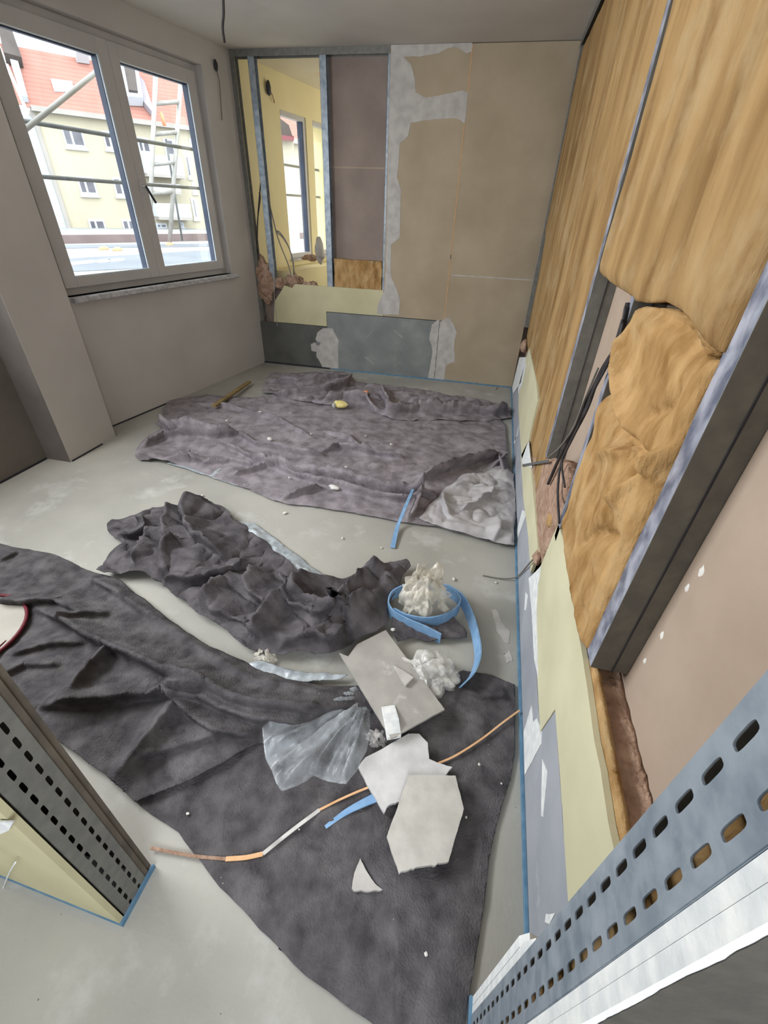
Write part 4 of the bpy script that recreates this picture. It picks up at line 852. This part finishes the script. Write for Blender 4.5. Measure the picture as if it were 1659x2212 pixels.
P = [onz(a, b, z) for a, b, z in [(824, 1526, .068), (853, 1522, .068), (862, 1552, .085), (867, 1588, .06), (836, 1594, .06), (830, 1556, .085)]]
o.add(P + [p - np.array([0, 0, .018]) for p in P], [(0, 5, 2, 1), (5, 4, 3, 2), (0, 1, 7, 6), (1, 2, 8, 7), (2, 3, 9, 8), (3, 4, 10, 9), (4, 5, 11, 10), (5, 0, 6, 11), (6, 7, 8, 11), (11, 8, 9, 10)])
tag(o.build('folded_paper', M['core'], None, False, .002), 'small folded white block on the corner of the grey board scrap', 'paper')
# tan and white strip across the cloths
st = empty('edge_strip', onz(800, 1700, .01)); tag(st, 'thin tan and white strip snaking under the white boards to the right wall', 'strip')
flat_strip([onz(a, b, z) for a, b, z in [(1122, 1535, .03), (1085, 1562, .022), (1040, 1597, .018), (985, 1632, .016), (940, 1652, .016), (880, 1675, .014), (800, 1700, .018), (740, 1725, .016), (690, 1750, .016)]], .006, .003).build('tan_length', M['strip'], st)
flat_strip([onz(a, b, z) for a, b, z in [(690, 1750, .016), (630, 1795, .016), (568, 1845, .014)]], .010, .003).build('white_length', M['stripw'], st)
flat_strip([onz(a, b, z) for a, b, z in [(568, 1845, .014), (530, 1853, .012), (488, 1856, .012)]], .011, .003).build('tan_length', M['strip'], st)
flat_strip([onz(a, b, z) for a, b, z in [(488, 1856, .012), (430, 1851, .01), (380, 1843, .008), (326, 1832, .01)]], .008, .003).build('dull_length', M['woolb'], st)
# wooden stick, packet, orange bit, lid
P0, P1 = onz(462, 880, .05), onz(539, 827, .03)
e = (P1 - P0) / np.linalg.norm(P1 - P0); nn = np.array([-e[1], e[0], 0]) * .02; u3 = np.array([0, 0, .02])
tag(B().hexa([P0 - nn, P1 - nn, P1 + nn, P0 + nn, P0 - nn + u3, P1 - nn + u3, P1 + nn + u3, P0 + nn + u3]).build('wooden_slat', M['wood'], None, False, .002), 'wooden slat lying across the far left edge of the far cloth', 'wood slat')
pk = lump('packet', 'crumpled yellow packet on the bunched cloth by the back wall', 'packet', onz(736, 873, .075), (.07, .045, .03), M['yellow'], 91, .3, .06, 4)
lump('packet_cap', None, None, onz(722, 876, .07), (.02, .03, .025), M['fill'], 92, .2, .05, 3, parent=pk)
lump('plastic_scrap', 'small orange plastic scrap on the bunched cloth', 'scrap', onz(791, 847, .06), (.03, .025, .02), M['orange'], 93, .3, .05, 3)
# bucket lid at the left edge
LZ = .05
p1, p2, p3 = onz(56, 1338, LZ)[:2], onz(5, 1286, LZ)[:2], onz(8, 1400, LZ)[:2]
Am = np.array([2 * (p2 - p1), 2 * (p3 - p1)]); bb = np.array([p2 @ p2 - p1 @ p1, p3 @ p3 - p1 @ p1]); cc = np.linalg.solve(Am, bb); LR = float(np.linalg.norm(p1 - cc))
ld = empty('bucket_lid', (cc[0], cc[1], LZ - .02)); tag(ld, 'white round lid with a dark red rim at the left edge, on the dark cloth', 'lid')
n = 48; ring = [(cc[0] + LR * math.cos(2 * math.pi * k / n), cc[1] + LR * math.sin(2 * math.pi * k / n), LZ) for k in range(n + 1)]
B().tube(ring, .007, 8, False).build('rim', M['red'], ld, True)
B().prism([(cc[0] + (LR - .004) * math.cos(2 * math.pi * k / n), cc[1] + (LR - .004) * math.sin(2 * math.pi * k / n), LZ - .012) for k in range(n)][::-1], (0, 0, .006)).build('disc', M['lid'], ld)
a0, a1 = -1.35, .15
B().tube([(cc[0] + (LR - .028) * math.cos(a), cc[1] + (LR - .028) * math.sin(a), LZ - .004) for a in np.linspace(a0, a1, 14)], [.001 + .006 * math.sin(math.pi * k / 13) for k in range(14)], 6).build('red_crescent', M['red'], ld, True)

# crumbs of plaster on cloth and floor (each its own object)
rr = random.Random(5)
proto = lump('plaster_crumb', 'x', 'plaster crumb', (0, 0, 0), (1, 1, .6), M['crumb'], 95, .4, .8, 2)
pme = proto.data; bpy.data.objects.remove(proto)
CR = [(583, 951, .022, .03, 'largest white plaster crumb on the left half of the far cloth'), (722, 1056, .028, .02, 'long white crumb by the front folds of the far cloth'), (845, 961, .012, .03, 'white crumb near the middle of the far cloth'), (562, 891, .012, .03, 'white crumb on the back left of the far cloth'), (490, 910, .014, .03, 'white crumb on the dark left hump of the far cloth'),
      (627, 893, .008, .03, 'tiny bright crumb behind the largest one on the far cloth'), (672, 938, .009, .03, 'tiny crumb right of the largest one on the far cloth'), (625, 1033, .008, .03, 'tiny crumb on the front left folds of the far cloth'), (748, 1010, .010, .03, 'crumb above the long white crumb on the far cloth'), (790, 942, .008, .03, 'tiny crumb left of the middle crumb on the far cloth'),
      (616, 1109, .010, .0, 'crumb on the screed between the far cloth and the heap'), (740, 1163, .007, .0, 'tiny crumb on the screed left of the long blue strip'), (1071, 1259, .006, .0, 'tiny crumb on the screed beside the floor cable'), (824, 1184, .005, .0, 'tiny crumb on the screed beside the tip of the blue strip'),
      (437, 1072, .010, .0, 'crumb on the screed just behind the heaped cloth'), (1035, 1652, .006, .01, 'crumb on the near cloth right of the ragged board'), (1083, 1693, .004, .01, 'tiny crumb on the near cloth beside the right wall'), (920, 2061, .005, .01, 'crumb on the near cloth close to the camera'), (646, 1792, .003, .01, 'tiny dusty crumb on the near cloth left of the blue foam end'), (1007, 1766, .004, .01, 'tiny crumb right of the six-sided board piece'),
      (406, 1758, .004, .01, 'tiny crumb on the near cloth beside the left jamb'), (980, 1252, .009, .0, 'crumb on the screed right of the milky bag'), (849, 1362, .013, .03, 'pale crumb beside the corner of the grey board scrap'), (341, 1231, .008, .05, 'pinkish crumb in the folds of the heaped cloth')]
for px, py, r, z, lab in CR:
    o = bpy.data.objects.new('plaster_crumb', pme); COL.objects.link(o); o.location = onz(px, py, z + r * .4); o.scale = (r * rr.uniform(.8, 1.5), r * rr.uniform(.6, 1.0), r * .8)
    o.rotation_euler = (0, 0, rr.uniform(0, 3)); tag(o, lab, 'plaster crumb', 'plaster crumbs')

# ceiling cable and junction on the left
cable('ceiling_cable', 'thin dark cable hanging from the ceiling near the back left corner', [ony(482, -12, 3.6), ony(483, 30, 3.62), ony(481, 60, 3.62), ony(485, 92, 3.62)], .008, 'blk')
cb = np.array(wl(1.93, -.01, 2.33)); cb = onp(466, 141, A0 + ND * -.01, ND)
o = lump('cable_end', 'small dark cable end sticking out of the wall beside the window', 'cable', cb, (.016, .02, .035), M['dark'], 3, .2, .03, 3)
B().tube([cb, onp(474, 175, A0 - ND * .01, ND), onp(480, 260, A0 - ND * .006, ND)], .0035, 6).build('wire', M['gcable'], o, True)
# things in the neighbouring room
cb = onp(580, 190, A0 - ND * .02, ND)
o = lump('cable_end', 'dark cable end high on the cream wall of the next room', 'cable', cb, (.02, .03, .055), M['dark'], 3, .2, .03, 3)
B().tube([cb, onp(588, 205, A0 - ND * .02, ND), onp(593, 222, A0 - ND * .02, ND)], .006, 6).build('wire', M['woolb'], o, True)
for k, (L, lab, y) in enumerate((([(563, 395), (557, 470), (556, 550), (560, 600)], 'dark cable hanging left of the leaning stud', YB + .05), ([(560, 415), (562, 430), (556, 480), (555, 545)], 'second dark cable hanging left of the leaning stud', YB + .045),
        ([(572, 395), (580, 430), (596, 498), (606, 530), (622, 570), (630, 600)], 'grey cable looping down right of the leaning stud', YB + .05), ([(596, 498), (606, 504), (622, 530), (633, 565), (634, 602)], 'outer grey cable of the loop right of the leaning stud', YB + .04),
        ([(596, 500), (612, 515), (628, 545), (636, 590)], 'middle grey cable of the loop right of the leaning stud', YB + .05), ([(714, 440), (714, 520), (717, 560), (724, 620)], 'black cable hanging in front of the dark board in the back wall', YB + .05))):
    cable('cable', lab, [ony(a, b, y) for a, b in L], .006 if k != 5 else .009, 'blk' if k in (0, 1, 5) else 'gcable', None)
lump('cloth_bundle', 'white bundle hanging behind the middle stud in the next room', 'bundle', ony(690, 540, YB + .5), (.05, .05, .14), M['fill'], 31, .3, .1, 4)
lump('wool_tuft', 'dark wool scraps on the ledge below the cream room window', 'insulation', ony(672, 557, YB + .7), (.10, .04, .03), M['woolb'], 32, .6, .05, 4)
# debris ledge below neighbour window
tag(B().wbox(2.3, 5.0, -.32, 0, .0, .93).build('wall_ledge', M['yellowwall']), kind='structure')

# ================================================================== OUTSIDE
FD = _d(2216, 498); FD[2] = 0; FD /= np.linalg.norm(FD); FN = np.array([-FD[1], FD[0], 0])
DIST = 45.0
P0f = C0 + _d(128, 506) / np.linalg.norm(_d(128, 506)) * DIST
def fac(px, py, off=0.0):
    q = onp(px, py, P0f - FN * off, FN); return float((q - P0f) @ FD), float(q[2])
def fw(s, z, off=0.0): return P0f * np.array([1, 1, 0]) + FD * s + np.array([0, 0, z]) - FN * off     # off: towards us
if (P0f @ FN) < 0: pass
bld = empty('apartment_building', fw(5, -8)); tag(bld, 'cream apartment house with red tiled roof across the street', 'building')
zeave = fac(223, 258)[1]; zb = -8.0
def fbox(b, s0, s1, z0, z1, o0, o1):
    return b.hexa([fw(s0, z0, o0), fw(s1, z0, o0), fw(s1, z0, o1), fw(s0, z0, o1), fw(s0, z1, o0), fw(s1, z1, o0), fw(s1, z1, o1), fw(s0, z1, o1)])
fbox(B(), fac(90, 300)[0], 24, zb, zeave, -11, 0).build('wall', M['facade'], bld)
fbox(B(), fac(84, 300)[0], fac(93, 300)[0], zb, zeave, -.5, .12).build('corner_strip', M['ftrim'], bld)
fbox(B(), fac(70, 250)[0], 24.4, zeave - .05, zeave + .22, -.2, .55).build('gutter', M['ftrim'], bld)
RS = math.tan(math.radians(48)); EO = .5
def rf(px, py):   # roof plane through the eave
    P = fw(0, zeave + .1, EO); n_ = np.cross(FD, (FN * 1.0 * (-1) * -1 + np.array([0, 0, RS]))); n_ = n_ / np.linalg.norm(n_); return onp(px, py, P, n_)
def rplane(s, h): return fw(s, zeave + .1 + h, EO - h / RS)
s_l = fac(74, 250)[0]
sr = lambda px, py: (float((rf(px, py) - P0f) @ FD), float(rf(px, py)[2]) - zeave - .1)
hr = sr(110, 114)[1]
B().prism([rplane(s_l - .3, 0), rplane(24.4, 0), rplane(24.4, hr), rplane(s_l - .3, hr)], FN * .3).build('roof', M['tiles'], bld)
def rquad(L, m, name, par, up=.06):
    v = -FN * up + np.array([0, 0, up]); return B().prism([rf(a, b) + v for a, b in L], -v * .9).build(name, M[m], par)
rquad([(110, 173), (156, 178), (160, 200), (118, 199)], 'wfr', 'skylight', bld)
rquad([(158, 105), (189, 113), (194, 141), (166, 137)], 'facadew', 'chimney', bld, .5)
# dormers
dm = rquad([(250, 150), (296, 160), (309, 232), (270, 230)], 'wfr', 'dormer', bld, .5)
rquad([(266, 154), (289, 159), (298, 224), (279, 222)], 'dormer', 'pane', dm, .62)
rquad([(296, 170), (312, 190), (331, 248), (330, 256), (307, 228)], 'dormerg', 'cheek', dm, .3)
dm = rquad([(0, 78), (30, 86), (52, 150), (14, 140)], 'dormer', 'dormer', bld, .5)
rquad([(25, 143), (42, 147), (63, 224), (50, 221)], 'wfr', 'cladding', dm, .3)
# windows of the facade
WINS = [(130, 278, 188, 322, 1), (218, 284, 262, 326, 1), (163, 382, 213, 423, 1), (240, 384, 290, 426, 1), (188, 474, 232, 503, 1), (260, 474, 300, 500, 1), (293, 297, 328, 334, 1), (350, 300, 382, 340, 0),
        (335, 482, 362, 496, 1), (398, 336, 414, 385, 0), (406, 300, 420, 318, 0), (410, 428, 430, 474, 0), (412, 395, 426, 418, 0), (386, 480, 398, 492, 0)]
for (x0, y0, x1, y1, dbl) in WINS:
    s0, z1 = fac(x0, y0); s1, z0 = fac(x1, y1); s0 = fac(x0 + 1, y0)[0]; s1b = fac(x1, y1)[0]
    z1 = fac((x0 + x1) / 2, (y0 + y0) / 2)[1]; w_ = fbox(B(), s0, s1b, z0, z1, -.1, .06).build('window', M['wfr'], bld)
    k = .12
    if dbl:
        mm_ = s0 + (s1b - s0) * .42
        fbox(B(), s0 + k, mm_ - k * .6, z0 + k * 1.6, z1 - k, .06, .08).build('pane', M['fpane'], w_); fbox(B(), mm_ + k * .6, s1b - k, z0 + k * 1.6, z1 - k, .06, .08).build('pane', M['fpane'], w_)
    else: fbox(B(), s0 + k * 1.5, s1b - k * 1.5, z0 + k * 1.6, z1 - k, .06, .08).build('pane', M['fpane'], w_)
    fbox(B(), s0 - .08, s1b + .08, z0 - .12, z0, -.05, .16).build('sill', M['wfr'], w_)
for (x0, y0, x1, y1) in [(298, 334, 388, 374), (327, 438, 404, 467), (310, 395, 380, 410)]:
    s0 = fac(x0, y0)[0]; s1 = fac(x1, y1)[0]; z1 = fac(x0, y0)[1]; z0 = fac(x0, y1)[1]
    bo = fbox(B(), s0, s1, z0, z1, 1.1, 1.2).build('balcony', M['facadew'], bld); fbox(B(), s0, s1, z0 - .2, z0, 0, 1.2).build('slab', M['ftrim'], bo)
    fbox(B(), s0 - .05, s0 + .05, z0, z1, 0, 1.1).build('side_panel', M['facadew'], bo)
# white neighbouring house on the left
wh = empty('white_building', fw(-4, zb)); tag(wh, 'white house adjoining the cream apartment house on its left', 'building')
s_ = fac(86, 300)[0]
fbox(B(), -14, s_ - .02, zb, zeave - .25, -9, -.1).build('wall', M['facadew'], wh)
B().prism([fw(-14, zeave + .2, .3), fw(s_ - .4, zeave + .2, .3), fw(s_ - .4, zeave + 4.2, -3.5), fw(-14, zeave + 4.2, -3.5)], FN * .3).build('roof', M['tiles'], wh)
# building seen from the neighbour room's window
nb = empty('corner_building', onz(640, 500, -8)); tag(nb, 'cream house end with a red roof edge seen through the next room', 'building')
Dn = 30.0
def nbp(px, py, extra=0.0):
    r = _d(px, py); r = r / math.hypot(r[0], r[1]); return C0 + r * (Dn + extra)
B().prism([nbp(590, 300), nbp(634, 304), nbp(634, 304) * np.array([1, 1, 0]) + np.array([0, 0, -8.]), nbp(590, 300) * np.array([1, 1, 0]) + np.array([0, 0, -8.])], nbp(590, 300, 6) - nbp(590, 300)).build('wall', M['facade'], nb)
B().prism([nbp(585, 240, -.3), nbp(624, 270, -.3), nbp(634, 300, -.3), nbp(590, 300, -.3)], nbp(590, 300, 6) - nbp(590, 300)).build('roof', M['dormer'], nb)
B().prism([nbp(588, 290, -.6), nbp(635, 294, -.6), nbp(635, 304, -.6), nbp(588, 302, -.6)], nbp(590, 300, 6) - nbp(590, 300)).build('eave', M['red'], nb)
# flat roof with parapet below the windows (the lower building next door)
RZ = -.35
fr = B().box(-60, -3.6, -10, 70, RZ - .4, RZ).build('roof_terrace', M['roofflat']); tag(fr, 'pale flat roof outside the window, below the scaffolding', 'flat roof')
def on_r(L, z=RZ): return [onz(a, b, z) for a, b in L]
pa, pb = onz(128, 527, RZ), onz(460, 520, RZ); ddn = (pb - pa); ddn[2] = 0; ddn /= np.linalg.norm(ddn); pn = np.array([-ddn[1], ddn[0], 0])
pt = float(onp(128, 508, pa, pn)[2])
tag(B().prism([pa - ddn * 20, pb + ddn * 20, pb + ddn * 20 + [0, 0, pt - RZ], pa - ddn * 20 + [0, 0, pt - RZ]], pn * .4).build('roof_parapet', M['parapet']), 'brownish parapet along the far side of the flat roof', 'parapet')
for L, mm_, lab in (([(60, 565), (470, 540), (480, 572), (60, 592)], 'roofdark', 'dark grey roofing membrane strip on the flat roof nearest the window'), ([(60, 531), (470, 527), (470, 533), (60, 538)], 'roofdark', 'narrow grey strip across the flat roof by the parapet')):
    tag(B().prism(on_r(L), (0, 0, .02)).build('roofing_strip', M[mm_]), lab, 'roofing')
for k, (a, b) in enumerate([(164, 570), (192, 567), (224, 565), (250, 563)]):
    P = onz(a, b, RZ + .03); tag(B().box(P[0] - .12, P[0] + .12, P[1] - .3, P[1] + .3, RZ + .02, RZ + .08).build('roof_slab', M['wfr']), ['first', 'second', 'third', 'fourth'][k] + ' white slab from the left in the row on the dark roofing', 'roof slab', 'white slabs on the flat roof')
for k, (a, b) in enumerate([(224, 538), (254, 540), (366, 529)]):
    P = onz(a, b, RZ + .03); lump('roof_brick', ['left orange brick on the pale flat roof', 'middle orange brick on the pale flat roof', 'right orange brick at the foot of the scaffold ladder'][k], 'brick', P, (.14, .28, .12), M['orange'], k, .1, .2, 2, group='orange bricks on the flat roof')
tag(B().box(-200, 200, -200, 250, -8.6, -8.0).build('ground', M['ground']), kind='structure')
# scaffold outside
OS = 1.3
def so_(px, py, off=OS): return onp(px, py, A0 + ND * off, ND)
def ext(a, b, k0, k1): return [a - (b - a) * k0, b + (b - a) * k1]
sc_ = empty('scaffold', so_(230, 520)); tag(sc_, 'steel tube scaffold standing outside the window', 'scaffold')
for p, q_, r, k, mname in (((39, 261), (233, 290), .017, 'guard_rail', 'scafd'), ((81, 381), (257, 394), .016, 'guard_rail', 'scafd')):
    a, b = so_(*p), so_(*q_); d_ = (b - a); d_[2] = 0; dd = d_ / np.linalg.norm(d_); mz = (a[2] + b[2]) / 2
    a2 = a - dd * 1.0; b2_ = b + dd * 6.5; a2[2] = b2_[2] = mz
    B().tube([a2, b2_], r, 10).build(k, M[mname], sc_, True)
B().tube(ext(so_(60, 275, 1.2), so_(199, 163, 1.2), .12, .4), .019, 10).build('diagonal_brace', M['scaf'], sc_, True)
OL = float((onz(366, 530, RZ) - A0) @ ND); ldd = empty('scaffold_ladder', so_(366, 530, OL)); tag(ldd, 'pale steel ladder frame behind the right window pane', 'ladder')
la = [so_(338, 120, OL), so_(321, 534, OL)]; lb = [so_(394, 125, OL), so_(366, 530, OL)]
B().tube(la, .10, 10).build('stile', M['scaf'], ldd, True); B().tube(lb, .10, 10).build('stile', M['scaf'], ldd, True)
for ya, xa, xb in ((224, 334, 386), (290, 332, 381), (355, 329, 378), (418, 327, 374)):
    B().tube([so_(xa, ya, OL), so_(xb, ya - 4, OL)], .085, 8).build('rung', M['scaf'], ldd, True)
B().tube([so_(356, 272, OL - .1), so_(347, 243, OL - .1)], .08, 8).build('marker_sleeve', M['orange'], ldd, True)['label'] = 'orange plastic sleeve'
tag(B().tube([so_(358, 300, OL + .2), so_(394, 520, OL + .2)], .05, 8).build('scaffold_brace', M['scafd'], None, True), 'thin grey brace leaning behind the scaffold ladder', 'scaffold brace')

# tidy helper properties
for o in bpy.data.objects:
    if '_w' in o: del o['_w']
